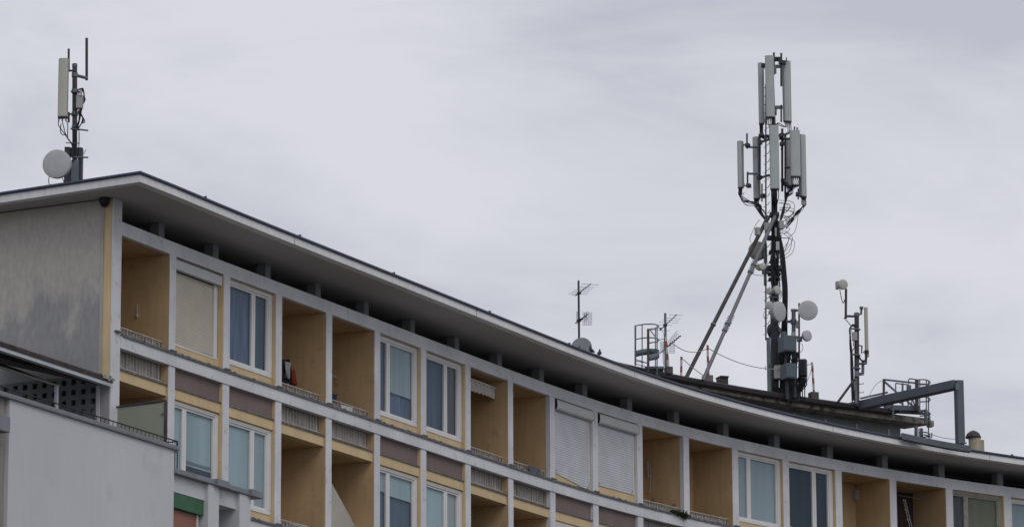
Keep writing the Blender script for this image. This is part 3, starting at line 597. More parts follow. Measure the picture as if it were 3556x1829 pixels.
# ------------------------------------------------------------------ washing, plants and small things in the loggias
def cloth(name, label, cat, i, corners, m_, o=-.1, folds=5, amp=.03, group=None, over=None):
    """hanging cloth: corners = 4 photo pixels (tl, tr, br, bl)"""
    q = [pb(i, x, y, o) for x, y in corners]; n_ = 16; r_ = 8; mb = MB(); th = .012
    for side in (0, 1):
        vs = []
        for a in range(n_+1):
            for b in range(r_+1):
                u, v = a/n_, b/r_
                s = (q[0][0]*(1-u)+q[1][0]*u)*(1-v) + (q[3][0]*(1-u)+q[2][0]*u)*v; z = (q[0][1]*(1-u)+q[1][1]*u)*(1-v) + (q[3][1]*(1-u)+q[2][1]*u)*v
                z += v*.03*math.sin(u*9+i); vs.append(bp(i, s, o + amp*math.sin(u*folds*2*math.pi/2+.7*v)*(.3+.7*v) - side*th, z))
        mb.add(vs, [(a*(r_+1)+b, (a+1)*(r_+1)+b, (a+1)*(r_+1)+b+1, a*(r_+1)+b+1) for a in range(n_) for b in range(r_)])
    o_ = mb.build(name, m_, smooth=True); return tag(o_, label, cat, group)
cloth('dark_jacket', 'black jacket hanging on the drying rack in the third loggia from the left', 'jacket', 3, [(980, 1248), (1006, 1246), (1018, 1336), (978, 1326)], 'black', -.42, 6, .05)
cloth('white_towel', 'crumpled grey and white cloth draped over the black jacket on the rack', 'towel', 3, [(990, 1254), (1010, 1258), (1002, 1312), (992, 1302)], 'greycloth', -.36, 5, .04)
cloth('red_shirt', 'orange red shirt hanging right of the black jacket', 'shirt', 3, [(1010, 1276), (1024, 1282), (1030, 1334), (1016, 1338)], 'redcloth', -.42, 4, .03)
cloth('white_sheet', 'white sheet bunched behind the railing of the loggia beside the red shirt', 'sheet', 4, [(1186, 1404), (1226, 1414), (1224, 1434), (1184, 1424)], 'whitecloth', -.10, 7, .02)
cloth('blue_garment', 'navy blue garment on the near end of the railing left of the white sheet', 'garment', 4, [(1155, 1366), (1172, 1368), (1166, 1400), (1154, 1396)], 'bluecloth', -.32, 3, .03)
cloth('grey_towel', 'grey blue towel hung over the railing left of the white roller shutters', 'towel', 8, [(1836, 1614), (1878, 1628), (1870, 1650), (1838, 1636)], 'towel', -.10, 6, .025)
cloth('white_bundle', 'small white cloth lying on the lower railing under the red shirt', 'cloth', 3, [(1005, 1809), (1064, 1823), (1064, 1840), (1005, 1830)], 'whitecloth', -.22, 5, .03)
# canvas sunshade hanging aslant in the lower loggia
mb = MB(); c4 = [pb(4, x, y, -.5) for x, y in ((1150, 1672), (1203, 1768), (1256, 1865), (1150, 1865))]
mb.add([bp(4, s, -.5, z) for s, z in c4] + [bp(4, s, -.515, z) for s, z in c4], [(0, 1, 2, 3), (7, 6, 5, 4), (0, 4, 5, 1), (1, 5, 6, 2), (2, 6, 7, 3), (3, 7, 4, 0)])
tag(mb.build('canvas_sunshade', 'canvas'), 'cream canvas sunshade stretched aslant across the lower loggia', 'sunshade')
# trailing plant
def leaves(mb, c, n, sx, sz, ln=.035):
    for _ in range(n):
        p_ = Vector(c) + Vector((random.gauss(0, sx)*.6, random.gauss(0, sx)*.6, random.gauss(0, sz)))
        a = Vector((random.uniform(-1, 1), random.uniform(-1, 1), random.uniform(-.6, 1))).normalized()*ln*random.uniform(.6, 1.4); b = a.cross(Vector((random.random(), random.random(), 1))).normalized()*ln*.3
        mb.quad(p_, p_+a*.5+b, p_+a, p_+a*.5-b)
s0, z0 = pb(11, 2330, 1776, .05); s1, z1 = pb(11, 2385, 1792, .09)
pt = thing('trailing_plant', 'green trailing succulent spilling over the belt beam between two pillars', 'plant', bp(11, s1, .05, z1))
mb = MB()
for k in range(26):
    u = k/25; s = s0+(s1-s0)*u; z = z0+(z1-z0)*u; leaves(mb, bp(11, s, .05+.03*u, z+.02), int(16+60*u), .03+.05*u, .012+.035*u)
mb.build('leaves', 'leaf', pt); mb = MB()
for k in range(6): mb.tube(spline([bp(11, s0-.1, -.1, z0+.03), bp(11, s0+.3, .0, z0+.03), bp(11, s1, .08, z1-.02*k)]), .006, 4)
mb.build('stem', 'stem', pt)
for nm, px, py, n_, lb in (('potted_plant', 2246, 1752, 150, 'dark bushy pot plant at the left end of the plant filled loggia railing'), ('dry_potted_plant', 2266, 1738, 40, 'dry stemmed pot plant behind the railing of the same loggia'), ('flowering_plant', 2343, 1750, 25, 'sparse pinkish plant standing at the right part of the same railing')):
    s, z = pb(11, px, py, -.30); t_ = thing(nm, lb, 'plant', bp(11, s, -.3, z-.25)); mb = MB(); leaves(mb, bp(11, s, -.3, z+.0), n_, .06, .04, .04); mb.build('foliage', 'leaf' if n_ > 100 else 'stem', t_)
    mb = MB()
    for k in range(5): mb.tube([bp(11, s+random.uniform(-.02, .02), -.3, z-.2), bp(11, s+random.uniform(-.1, .1), -.3+random.uniform(-.05, .05), z+random.uniform(.0, .12))], .006, 4)
    mb.build('stem', 'stem', t_)
    mb = MB(); mb.lathe(bp(11, s, -.3, z-.34), (0, 0, 1), [(0, .06), (.13, .085), (.15, .09), (.16, .06)], 14); mb.build('pot', 'terracotta', t_)
# white hose on the wall
pts = [wpt(11, x, y, 1.93) for x, y in ((2249, 1600), (2251, 1640), (2253, 1656))]; pts2 = [wpt(11, x, y, 1.93) for x, y in ((2254, 1602), (2259, 1640), (2258, 1680), (2254, 1712))]
mb = MB(); mb.tube(spline(pts), [.02]*(len(spline(pts))), 6); mb.tube(spline(pts2), .012, 6); mb.tube(spline([wpt(11, x, y, 1.93) for x, y in ((2254, 1712), (2260, 1700), (2258, 1680))]), .008, 5)
tag(mb.build('white_hose', 'whitetube', smooth=True), 'white plastic hose hanging on the ochre side wall above the pot plants', 'hose')
# clothes airer leaning in the right loggia
t_ = thing('folded_airer', 'thin white folded clothes airer leaning in the dark loggia at the right edge', 'airer', bp(16, .5, -.8, 17.0)); o_ = -.8
def l16(px, py): s, z = pb(16, px, py, o_); return bp(16, s, o_, z)
mb = MB(); mb.tube([l16(3137, 1731), l16(3163, 1845)], .014, 6); mb.build('leg', 'whitetube', t_); mb = MB(); mb.tube([l16(3143, 1733), l16(3171, 1845)], .014, 6); mb.build('leg', 'whitetube', t_)
mb = MB()
for x, y in ((3139, 1734), (3146, 1768), (3152, 1802)): mb.tube([l16(x-5, y), l16(x+7, y+2)], .011, 6)
mb.build('hinge', 'whitetube', t_)
mb = MB(); mb.tube([l16(3118, 1718), l16(3206, 1732)], .008, 5); tag(mb.build('clothes_line', 'rope'), 'pale clothes line strung under the ceiling of the dark loggia', 'clothes line')
# ------------------------------------------------------------------ antennas and roof equipment
def wbox(mb, x0, y0, x1, y1, Y, depth, rz=0, skew=0):
    """box whose front covers the given photo rectangle at distance Y"""
    a = W(x0, y0, Y); b = W(x1, y1, Y); c = W((x0+x1)/2, (y0+y1)/2, Y); wd = abs(b.x-a.x); cz, sz_ = math.cos(rz), abs(math.sin(rz))
    wd = max(.02, (wd - depth*sz_)/max(cz, .3)); mb.box((c.x, c.y+depth/2, c.z), (wd, depth, abs(a.z-b.z)), rz)
def wtube(mb, pts, Y, r, n=8): mb.tube([W(p[0], p[1], p[2] if len(p) > 2 else Y) for p in pts], r, n)
def sector(root, x0, y0, x1, y1, Y, rz, m_='panel', dep=.12, ncab=4, curved=True, name='panel_antenna'):
    a = W(x0, y0, Y); b = W(x1, y1, Y); cx_, wd, hgt = (a.x+b.x)/2, abs(b.x-a.x), abs(a.z-b.z); c = Vector((cx_, Y, (a.z+b.z)/2))
    wr = max(.1, (wd - dep*abs(math.sin(rz)))/max(.35, math.cos(rz))); pr = []
    hw = wr/2
    for k in range(9):
        t = math.pi*k/8; pr.append((hw*math.cos(t)**1 if curved else hw*math.cos(t), -dep*.45*abs(math.sin(t))**.5))
    pr = [(hw, dep*.5)] + pr + [(-hw, dep*.5)]
    ro = Matrix.Rotation(rz, 3, 'Z'); n_ = len(pr); vs = [c + ro @ Vector((x, y, z)) for z in (-hgt/2, hgt/2) for x, y in pr]
    mb = MB(); mb.add(vs, [(k, (k+1) % n_, n_+(k+1) % n_, n_+k) for k in range(n_)] + [tuple(range(n_)), tuple(range(n_, 2*n_))])
    o = mb.build(name, m_, root, bevel=.006)
    mb = MB(); q_ = [c + ro @ Vector((x, y, z)) for z in (-hgt/2+.01, hgt/2-.012) for x, y in ((-hw*1.03, -dep*.05), (hw*1.03, -dep*.05), (hw*.95, dep*.72), (-hw*.95, dep*.72))]; mb.hexa(q_); mb.build('side_shade_frame', 'sideshade_dishgrey', o, bevel=.005)  # darker body: shade on the antenna's side put into its colour
    mb = MB()
    for z in (-hgt*.18, hgt*.2): mb.box(c + ro @ Vector((0, dep*.74, z)), (hw*1.5, .02, .03), rz)
    pieces(mb, 'stiffener', 'steel', o)
    mb = MB(); mb.add([c + ro @ Vector((x*.97, y*.97, z)) for z in (-hgt/2-.035, -hgt/2+.002) for x, y in pr], [(k, (k+1) % n_, n_+(k+1) % n_, n_+k) for k in range(n_)] + [tuple(range(n_)), tuple(range(n_, 2*n_))]); mb.build('end_cap', 'dsteel', o)
    mb = MB(); socks = []
    for k in range(ncab):
        p_ = c + ro @ Vector((-hw*.75+hw*1.5*k/max(1, ncab-1), 0, -hgt/2)); mb.tube([p_, p_-Vector((0, 0, .10))], .016, 6); socks.append(p_-Vector((0, 0, .09)))
    mb.build('connector', 'lampdark', o)
    # clamp at back
    mb = MB()
    for z in (-hgt*.42, hgt*.42): mb.box(c + ro @ Vector((0, dep*.5+.04, z)), (.07, .1, .05), rz)
    pieces(mb, 'clamp', 'steel', o)
    return socks
def dish(root, c, ax, r, depth, m_='dish', dm='drum', name='microwave_dish', back=True):
    """shrouded microwave dish: drum with a flat radome facing ax"""
    mb = MB(); mb.lathe(c, ax, [(-depth, r*.35), (-depth*.85, r*.75), (-depth*.45, r*.985), (-.02, r), (0, r*.995)], 40); o = mb.build(name, dm, root, smooth=True)
    mb = MB(); ax_ = Vector(ax).normalized(); mb.lathe(Vector(c)+ax_*.001, ax, [(0, r*.99), (.012, r*.975), (.02, r*.90), (.028, r*.5), (.03, .002)], 40); mb.build('radome', m_, o, smooth=True)
    mb = MB(); mb.lathe(Vector(c)-ax_*(depth+.12), ax, [(0, r*.22), (.14, r*.25)], 16); mb.build('radio_unit', 'steel', o)
    return o
def cables(root, lst, r=.011, m_='cable', name='cable'):
    mb = MB()
    for pts in lst: mb.tube(spline(pts, 5), r, 5)
    return mb.build(name, m_, root, smooth=True)
# ---- left mast
YL = 87.6
LM = thing('antenna_mast', 'short antenna mast with cream panel and round dish on the left roof corner', 'antenna mast', W(259, 640, YL)); LM.location.z = 20.69
def lbase(px): return W(px, 640, YL)
mb = MB(); wtube(mb, [(259.5, 660), (259.5, 222)], YL, .052, 12); mb.build('pole', 'rsteel', LM)
mb = MB(); mb.lathe(W(259.5, 228, YL), (0, 0, 1), [(-.02, .057), (.02, .057), (.035, .03)], 14); mb.build('pole_cap', 'steel', LM)
sk = sector(LM, 202.5, 204, 235, 405, YL-.25, R(-8), 'panelcream', .13, 3)
mb = MB(); wtube(mb, [(238.5, 170), (238.5, 250)], YL-.1, .024); wtube(mb, [(238.5, 390), (238.5, 425)], YL-.1, .024); wtube(mb, [(238, 246), (262, 246)], YL-.05, .022); wtube(mb, [(236, 396), (262, 398)], YL-.05, .022); pieces(mb, 'panel_bracket', 'rsteel', LM)
mb = MB(); wtube(mb, [(301, 133), (301, 279)], YL+.1, .030); mb.build('side_pole', 'rsteel', LM)
mb = MB(); wtube(mb, [(262, 262, YL), (304, 272, YL+.1)], YL, .034)
for y in (318, 446.5, 496, 545): wtube(mb, [(245 if y != 496 else 228, y), (277 if y in (318, 496) else 306, y+(2 if y != 446.5 else 7))], YL-.08, .018 if y != 496 else .01)
pieces(mb, 'cross_arm', 'steel', LM)
mb = MB()
for y in (262, 318, 397, 446): mb.lathe(W(259.5, y+6, YL), (0, 0, 1), [(0, .066), (.09, .066)], 14)
pieces(mb, 'pipe_clamp', 'steel', LM)
mb = MB(); wbox(mb, 261, 331, 289, 375, YL-.12, .12, R(12)); bx_ = mb.build('radio_unit', 'boxg', LM, bevel=.01)
mb = MB(); wbox(mb, 224, 510, 240, 652, YL, .25); wbox(mb, 240, 512, 283, 535, YL+.02, .2); wbox(mb, 270, 512, 284, 652, YL, .22); wbox(mb, 244, 560, 268, 652, YL-.03, .16); pieces(mb, 'base_frame', 'dsteel', LM)
mb = MB(); wbox(mb, 248, 556, 272, 640, YL-.1, .06); mb.build('base_plate', 'steel', LM)
dish(LM, W(196, 569, YL-.75), Vector((-.22, -1, -.05)), .305, .2, 'dish')
mb = MB(); wtube(mb, [(205, 575, YL-.55), (240, 575, YL)], YL, .03); mb.build('dish_bracket', 'dsteel', LM)
mb = MB(); wtube(mb, [(284, 545), (299, 519)], YL-.05, .007, 5); pieces(mb, 'ladder_peg', 'steel', LM)
cab = [[s_0, s_0 + Vector((.02*k, 0, -.1)), W(228+k*4, 470+6*k, YL-.15), W(250+2*k, 505, YL-.1), W(252+2*k, 560, YL-.12)] for k, s_0 in enumerate(sk)]
cab += [[W(212, 430, YL-.2), W(210, 450, YL-.2), W(214, 466, YL-.2), W(232, 470, YL-.1)], [W(268+3*k, 375, YL-.1) for k in (0,)] + [W(276, 400, YL-.1), W(272, 440, YL-.1), W(275, 470, YL-.1), W(272, 540, YL-.1)]]
for k in range(4): cab.append([W(268+5*k, 334, YL-.12), W(270+5*k, 314-2*k, YL-.12), W(281+3*k, 309+k, YL-.1), W(291+k, 326+4*k, YL-.08), W(289+2*k, 350, YL-.08), W(283-2*k, 385, YL-.1), W(276-k, 420, YL-.1), W(270-3*k, 445, YL-.1)])
for k in range(4): cab.append([W(266+5*k, 376, YL-.12), W(270+4*k, 395, YL-.12), W(286+3*k, 405+6*k, YL-.1), W(282, 430, YL-.1), W(272, 448, YL-.1)])
for k in range(4): cab.append([W(254+3*k, 440, YL-.08), W(256+3*k, 480, YL-.08), W(254+3*k, 530, YL-.08), W(258+2*k, 640, YL-.08)])
cables(LM, cab, .010)
cables(LM, [[W(171, 612, YL-.7), W(169, 632, YL-.6), W(178, 648, YL-.4), W(190, 660, YL-.3)], [W(216, 618, YL-.6), W(222, 632, YL-.4), W(224, 650, YL-.2)]], .009, 'cableg', 'dish_cable')
# ---- main mast
YM = 117.0
MM = thing('antenna_tower', 'tall rooftop antenna tower crowned with grey panel antennas and hung with dishes and black cables', 'antenna tower', W(2690, 1375, YM))
mb = MB(); wtube(mb, [(2690, 1400), (2689, 1000)], YM, .115, 14); wtube(mb, [(2689, 1000), (2688, 650), (2686, 420), (2680, 200)], YM, [.085, .08, .06, .045], 14); mb.build('pole', 'dsteel', MM)
mb = MB(); wtube(mb, [(2659.5, 1180), (2659.5, 292)], YM-.35, .022, 8)
y = 305
while y < 1170: wtube(mb, [(2652, y), (2660, y+1)], YM-.35, .010, 5); wtube(mb, [(2660, y-5), (2668, y-9), (2673, y-18)], YM-.33, .009, 5); y += 29.5
mb.build('climbing_ladder', 'dsteel', MM)
mb = MB(); wbox(mb, 2662, 1171, 2678, 1375, YM-.4, .1); mb.build('cable_channel', 'steel', MM, bevel=.01)
mb = MB(); wtube(mb, [(2659, 1270), (2658, 1272), (2658, 1283), (2661, 1284)], YM-.42, .01, 5); wtube(mb, [(2672, 1262), (2671, 1276)], YM-.45, .012, 5); pieces(mb, 'channel_handle', 'lampdark', MM)
secs = [ (2628.6, 219, 2655, 429, YM+.35, R(-40)), (2656, 194, 2691, 406, YM-.35, R(-4)), (2716, 212, 2752, 421, YM+.15, R(22)),
 (2556.4, 490, 2583, 650, YM+.1, R(-42)), (2610, 476, 2641, 689, YM+.3, R(-36)), (2671, 436, 2707, 655, YM-.45, R(0)), (2742, 453, 2781, 612, YM-.35, R(4)), (2772, 468, 2805, 682, YM+.1, R(38)), (2728, 484, 2756, 648, YM+.5, R(10)) ]
SK = [sector(MM, *q_, 'panel', .13, 5) for q_ in secs]
mb = MB()
for x0, x1, y in ((2692, 2716, 230), (2692, 2718, 372)): wbox(mb, x0, y-5, x1, y+5, YM, .08)
for x0, x1, y in ((2640, 2672, 488), (2637, 2672, 612), (2707, 2742, 482), (2726, 2742, 582), (2738, 2772, 645), (2707, 2722, 470)): mb.tube([W(x0, y+(6 if x1 == 2672 else 0), YM+.1), W(x1, y-(4 if x1 == 2672 else 0), YM-.05)], .035, 6)
for x0, x1, y in ((2596, 2640, 511), (2596, 2637, 603), (2580, 2600, 503), (2580, 2600, 645)): mb.tube([W(x0, y, YM), W(x1, y+1, YM+.05)], .03 if y not in (503, 645) else .018, 6)
pieces(mb, 'cross_arm', 'steel', MM)
for x, y0, y1, r_, yy in ((2687.5, 183, 260, .03, 0), (2713, 185, 300, .03, 0), (2713, 365, 424, .025, 0), (2694, 235, 257, .02, 0), (2695, 376, 400, .02, 0), (2594, 464, 516, .026, 0), (2596, 597, 648, .026, 0), (2638, 466, 625, .036, .15), (2646, 638, 700, .022, .1), (2716.5, 447, 664, .035, .1), (2727, 465, 676, .03, .2), (2759, 440, 455, .022, 0), (2768.5, 443, 455, .022, 0), (2772, 655, 692, .022, 0), (2731, 200, 215, .015, 0)):
    mb = MB(); wtube(mb, [(x, y0), (x, y1)], YM+yy, r_, 10); mb.build('mounting_pipe', 'rsteel' if x in (2716.5, 2727, 2759, 2768.5) else 'dsteel', MM)
mb = MB()
for x, y in ((2640, 495), (2637, 617), (2716, 500), (2720, 628), (2730, 640), (2714, 470), (2706, 206), (2711, 216), (2722, 218), (2650, 228), (2690, 480), (2690, 620), (2596, 505), (2600, 645), (2770, 675), (2650, 680), (2694, 206)): mb.box(W(x, y, YM-.02), (.11, .14, .1), random.uniform(-.5, .5))
pieces(mb, 'bracket', 'dsteel', MM)
# trunk of bundled cables
lst = []; random.seed(11)
for k in range(9): lst.append([W(2688+random.uniform(-7, 7), y, YM-.15+random.uniform(-.08, .05)) for y in (430, 520, 620, 680, 720, 780, 860, 930)])
for k in range(44):
    x = random.uniform(-9, 7); lst.append([W(2690+random.uniform(-8, 8), 690, YM-.1), W(2694+x*.8, 760, YM-.1), W(2700+x, 815+random.uniform(-10, 10), YM+.0), W(2715+x*.9, 870, YM), W(2722+x, 940, YM), W(2727+x, 1010, YM), W(2726+x, 1090, YM), W(2724+x*1.3, 1160, YM+.05), W(2722+x*2, 1250, YM+.1), W(2728+x*3, 1380, YM+.1)])
for k in range(26):
    y0_ = random.uniform(735, 960); x_ = random.uniform(-16, 16); lst.append([W(2690+random.uniform(-6, 6), y0_, YM-.25), W(2692+x_, y0_+25, YM-.3), W(2694+x_*.9, y0_+60, YM-.3), W(2691+random.uniform(-6, 8), y0_+100, YM-.2)])
cables(MM, lst, .018, 'cable', 'cable_bundle')
lst = []
for si, sk_ in enumerate(SK):
    tgt = [(2700, 700), (2690, 440), (2700, 450), (2665, 745), (2664, 745), (2690, 700), (2715, 700), (2722, 800), (2715, 700)][si]
    for k, s_0 in enumerate(sk_):
        px = CX + s_0.x/s_0.y*F_PX; drop = .12+.05*k
        if si == 0: mid = [s_0-Vector((0, 0, .15)), W(2640+3*k, 470, YM), W(2645+3*k, 478+2*k, YM), W(2662+3*k, 470, YM-.1), W(2684, 520, YM-.1)]
        elif si == 1: mid = [s_0-Vector((0, 0, .12)), W(2684+2*k, 440, YM)]
        elif si == 2: mid = [s_0-Vector((0, 0, .08)), W(2712-3*k, 432+5*k, YM), W(2700, 428+3*k, YM), W(2692, 450, YM)] if k < 2 else [s_0-Vector((0, 0, .2)), W(2740-3*k, 462+2*k, YM), W(2728, 465, YM), W(2712, 520, YM)]
        elif si == 3: mid = [s_0-Vector((0, 0, drop)), W(2590+6*k, 690+8*k if k < 3 else 700, YM), W(2625+4*k, 712, YM), W(2648, 730, YM), W(2672, 760, YM)]
        elif si == 4: mid = [s_0-Vector((0, 0, drop)), W(2628+3*k, 725, YM), W(2645+2*k, 750, YM), W(2680, 790, YM)]
        elif si == 5: mid = [s_0-Vector((0, 0, .15)), W(2684+3*k, 720, YM-.1)]
        elif si == 6: mid = [s_0-Vector((0, 0, .12)), W(2752-2*k, 645+5*k, YM), W(2738-3*k, 672, YM), W(2726, 700, YM), W(2714+k*2, 740, YM), W(2706, 780, YM)]
        elif si == 7: mid = [s_0-Vector((0, 0, .15)), W(2790-2*k, 712+3*k, YM), W(2775-3*k, 738, YM), W(2752, 755+3*k, YM), W(2728, 768+7*k, YM)]
        else: mid = [s_0-Vector((0, 0, .1)), W(2733-k, 690, YM), W(2722, 720, YM), W(2712, 760, YM)]
        lst.append([s_0] + mid)
cables(MM, lst, .0125, 'cable', 'feeder_cable')
lst = []; random.seed(5)
for k in range(16):
    x = random.uniform(2718, 2752); y = random.uniform(715, 870); w2 = random.uniform(8, 26); h2 = random.uniform(15, 50); Y_ = YM+random.uniform(-.3, .3)
    lst.append([W(2706, y-h2*.5, Y_), W(x, y-h2*.4, Y_), W(x+w2*.6, y, Y_), W(x-2, y+h2*.6, Y_), W(2722, y+h2, Y_)])
lst += [[W(2800, 700, YM), W(2790, 725, YM), W(2772, 745, YM), W(2750, 770, YM), W(2724, 790, YM)], [W(2772, 745, YM), W(2762, 800, YM), W(2742, 825, YM), W(2726, 870, YM)]]
lst += [[W(2580+a, 668, YM), W(2573+a, 690, YM), W(2590+a, 712, YM), W(2622+a, 716, YM), W(2660, 735, YM)] for a in (0, 5)]
for k in range(26):
    y = random.uniform(740, 1180); lst.append([W(2700, y, YM-.2), W(2712+random.uniform(-5, 5), y+12, YM-.3), W(2700, y+30, YM-.2), W(2706, y+60, YM-.1)])
cables(MM, lst, .0075, 'cableg', 'loose_cable'); lst = []
lst += [[W(2655, 1080, YM-.5), W(2652, 1095, YM-.5), W(2658, 1108, YM-.5), W(2668, 1100, YM-.4)], [W(2618, 940, YM-.3), W(2616, 952, YM-.3), W(2630, 955, YM-.3), W(2650, 957, YM-.2)], [W(2609, 842, YM), W(2604, 830, YM), W(2615, 800, YM), W(2628, 775, YM), W(2640, 762, YM)], [W(2780, 1190, YM), W(2788, 1200, YM), W(2786, 1215, YM), W(2776, 1225, YM)]]
for c_ in lst: cables(MM, [c_], .0075, 'cableg', 'loose_cable')
# braces
for pts, m_, r_ in (([(2382, 1312, YM-2.2), (2668, 752, YM-.1)], 'rsteel', .056), ([(2441, 1320, YM-3.2), (2691, 752, YM-.2)], 'braceg', .052)):
    mb = MB(); wtube(mb, pts, YM, r_, 14)
    a_0, b_0 = W(*pts[0]), W(*pts[1])
    o = mb.build('brace_tube', m_, MM, smooth=True)
    mb = MB()
    for f_ in ((.33,) if m_ == 'rsteel' else (.30, .34, .655, .70)):
        c_ = a_0.lerp(b_0, f_); d_ = (b_0-a_0).normalized(); mb.lathe(c_, d_, [(-.05, .055), (-.05, .072), (.0, .072), (.0, .055)], 14)
        if m_ != 'rsteel':
            for h_ in range(5): mb.box(c_+d_*(.07*h_)+Vector((-.07, 0, .0)), (.05, .02, .02)); mb.box(c_+d_*(.07*h_)+Vector((.07, 0, 0)), (.05, .02, .02))
    mb.build('tube_flange', 'steel', o)
# boxes high on the tower
for x0, y0, x1, y1, rz, dY, m_ in ((2653, 772, 2680, 800, -20, -.4, 'boxg'), (2703, 765, 2723, 794, 12, -.35, 'boxg'), (2620, 788, 2641, 815, 30, -.7, 'boxg'), (2690, 790, 2698, 820, 0, -.35, 'boxg'), (2694, 838, 2707, 868, 0, -.35, 'dish'), (2676, 838, 2682, 864, 0, -.2, 'boxg'), (2692, 876, 2706, 896, 0, -.3, 'dishc'), (2676, 880, 2683, 900, 0, -.2, 'boxg')):
    mb = MB(); wbox(mb, x0, y0, x1, y1, YM+dY, .14, R(rz)); mb.build('radio_unit', m_, MM, bevel=.012)
mb = MB()
for y, w_, h_ in ((742, 16, 14), (765, 12, 8), (822, 24, 12), (872, 18, 10), (928, 26, 16), (948, 22, 8), (905, 16, 6), (966, 20, 8), (1000, 8, 6), (1030, 14, 10), (1045, 16, 6)): wbox(mb, 2689-w_, y-h_/2, 2692+w_*.9, y+h_/2, YM-.2, .3)
pieces(mb, 'mast_collar', 'dsteel', MM, bevel=.02)
# dish seen from behind, plate behind it
c = W(2629, 872, YM+.1); dish(MM, c, Vector((-.35, .9, .05)), .27, .2, 'dish', 'boxg')
mb = MB(); wbox(mb, 2651, 846, 2665, 912, YM-.1, .06); wbox(mb, 2652, 938, 2663, 990, YM-.1, .06); wbox(mb, 2646, 930, 2668, 950, YM-.15, .1); pieces(mb, 'antenna_plate', 'steel', MM)
dish(MM, W(2648, 925, YM-.55), Vector((.25, -1, 0)), .10, .2, 'dishc', 'boxg'); dish(MM, W(2634, 927, YM-.5), Vector((-.5, -1, 0)), .09, .18, 'boxg', 'dsteel')
dish(MM, W(2670, 1010, YM-.5), Vector((-.8, -.9, .1)), .095, .14, 'dishc', 'drum'); dish(MM, W(2700, 1007, YM-.5), Vector((.8, -.9, 0)), .125, .16, 'dishc', 'drum')
dish(MM, W(2671, 1059, YM-.6), Vector((-.1, -1, -.1)), .115, .14, 'dishc', 'drum')
dish(MM, W(2707, 1081, YM-.75), Vector((.82, -.72, -.06)), .285, .22, 'dish', 'drum'); dish(MM, W(2684, 1150, YM+.15), Vector((-.75, .8, 0)), .235, .16, 'dsteel', 'dsteel')
mb = MB(); wbox(mb, 2680, 1000, 2690, 1048, YM-.3, .1); wbox(mb, 2672, 1028, 2702, 1034, YM-.4, .1); pieces(mb, 'dish_mount', 'steel', MM)
# right side pole with two dishes
mb = MB(); wtube(mb, [(2756, 1320), (2756, 1078)], YM-.2, .058, 14); mb.lathe(W(2756, 1110, YM-.2), (0, 0, 1), [(-.12, .085), (.0, .085), (.03, .065)], 14); mb.build('side_pole', 'steel', MM)
mb = MB(); wtube(mb, [(2747, 1077), (2766, 1077)], YM-.2, .045, 10); wtube(mb, [(2764, 1077), (2790, 1078)], YM-.25, .03, 8); wtube(mb, [(2730, 1116), (2760, 1116)], YM-.15, .04, 6); wtube(mb, [(2756, 1168), (2776, 1172)], YM-.2, .04, 8); wbox(mb, 2767, 1168, 2786, 1184, YM-.3, .1); pieces(mb, 'side_arm', 'steel', MM)
mb = MB(); wtube(mb, [(2775, 1390), (2775, 1052)], YM-.15, .026, 8); mb.build('thin_pole', 'rsteel', MM)
dish(MM, W(2806, 1077, YM-.7), Vector((.05, -1, -.08)), .275, .12, 'dish', 'drum'); dish(MM, W(2804, 1165, YM-.6), Vector((.62, -.85, 0)), .155, .13, 'dish', 'drum')
mb = MB(); wbox(mb, 2764, 1112, 2774, 1138, YM-.3, .1); mb.build('small_antenna', 'boxg', MM, bevel=.03)
# cabinets
for x0, y0, x1, y1, Y_, d, rz, m_ in ((2703, 1163, 2768, 1218, YM-.85, .42, R(28), 'cabinet'), (2713, 1260, 2769, 1312, YM-.85, .38, R(22), 'cabinet'), (2689, 1267, 2713, 1313, YM-.5, .3, 0, 'boxg'), (2774, 1245, 2806, 1303, YM-.5, .22, R(-14), 'dsteel'), (2714, 1150, 2732, 1166, YM-.4, .2, 0, 'cabinet'), (2748, 1152, 2762, 1166, YM-.5, .1, 0, 'boxg')):
    mb = MB(); wbox(mb, x0, y0, x1, y1, Y_, d, rz); o = mb.build('equipment_cabinet', m_, MM, bevel=.015)
    if m_ == 'cabinet' and x1-x0 > 40:
        mb = MB(); wbox(mb, x0+17, y0+6, x1-3, y1-5, Y_-.012, .02, rz); mb.build('cabinet_door', m_, o, bevel=.004)
mb = MB()
for x in (2781, 2789, 2797): wbox(mb, x, 1250, x+2, 1300, YM-.54, .03, R(-14))
pieces(mb, 'cooling_fin', 'lampdark', MM)
mb = MB(); wtube(mb, [(2730, 1225), (2728, 1262)], YM-.5, .045); wtube(mb, [(2732, 1316), (2733, 1385)], YM-.5, .055); wtube(mb, [(2762, 1230), (2760, 1380)], YM-.3, .06); wbox(mb, 2682, 1345, 2738, 1385, YM-.2, .5); pieces(mb, 'cabinet_stand', 'dsteel', MM)
lst = []; random.seed(9)
for k in range(44):
    x = random.uniform(2706, 2770); lst.append([W(x, 1222, YM-.4), W(x+random.uniform(-6, 6), 1240, YM-.45), W(x+random.uniform(-6, 6), 1262, YM-.4)])
for k in range(48):
    x = random.uniform(2686, 2796); lst.append([W(x, 1310, YM-.3), W(x+random.uniform(-8, 8), 1335, YM-.35), W(x*.7+2740*.3+random.uniform(-5, 5), 1360, YM-.3), W(x*.6+2740*.4, 1392, YM-.3)])
for k in range(6): lst.append([W(2780+4*k, 1303, YM-.4), W(2779+4*k, 1325, YM-.4), W(2765, 1340+4*k, YM-.3), W(2735, 1350, YM-.2)])
for x in (2781, 2788, 2796): lst.append([W(x, 1310, YM-.1), W(x-1, 1345, YM-.1), W(x-2, 1392, YM-.1)])
cables(MM, lst, .016, 'cable', 'cabinet_cable')
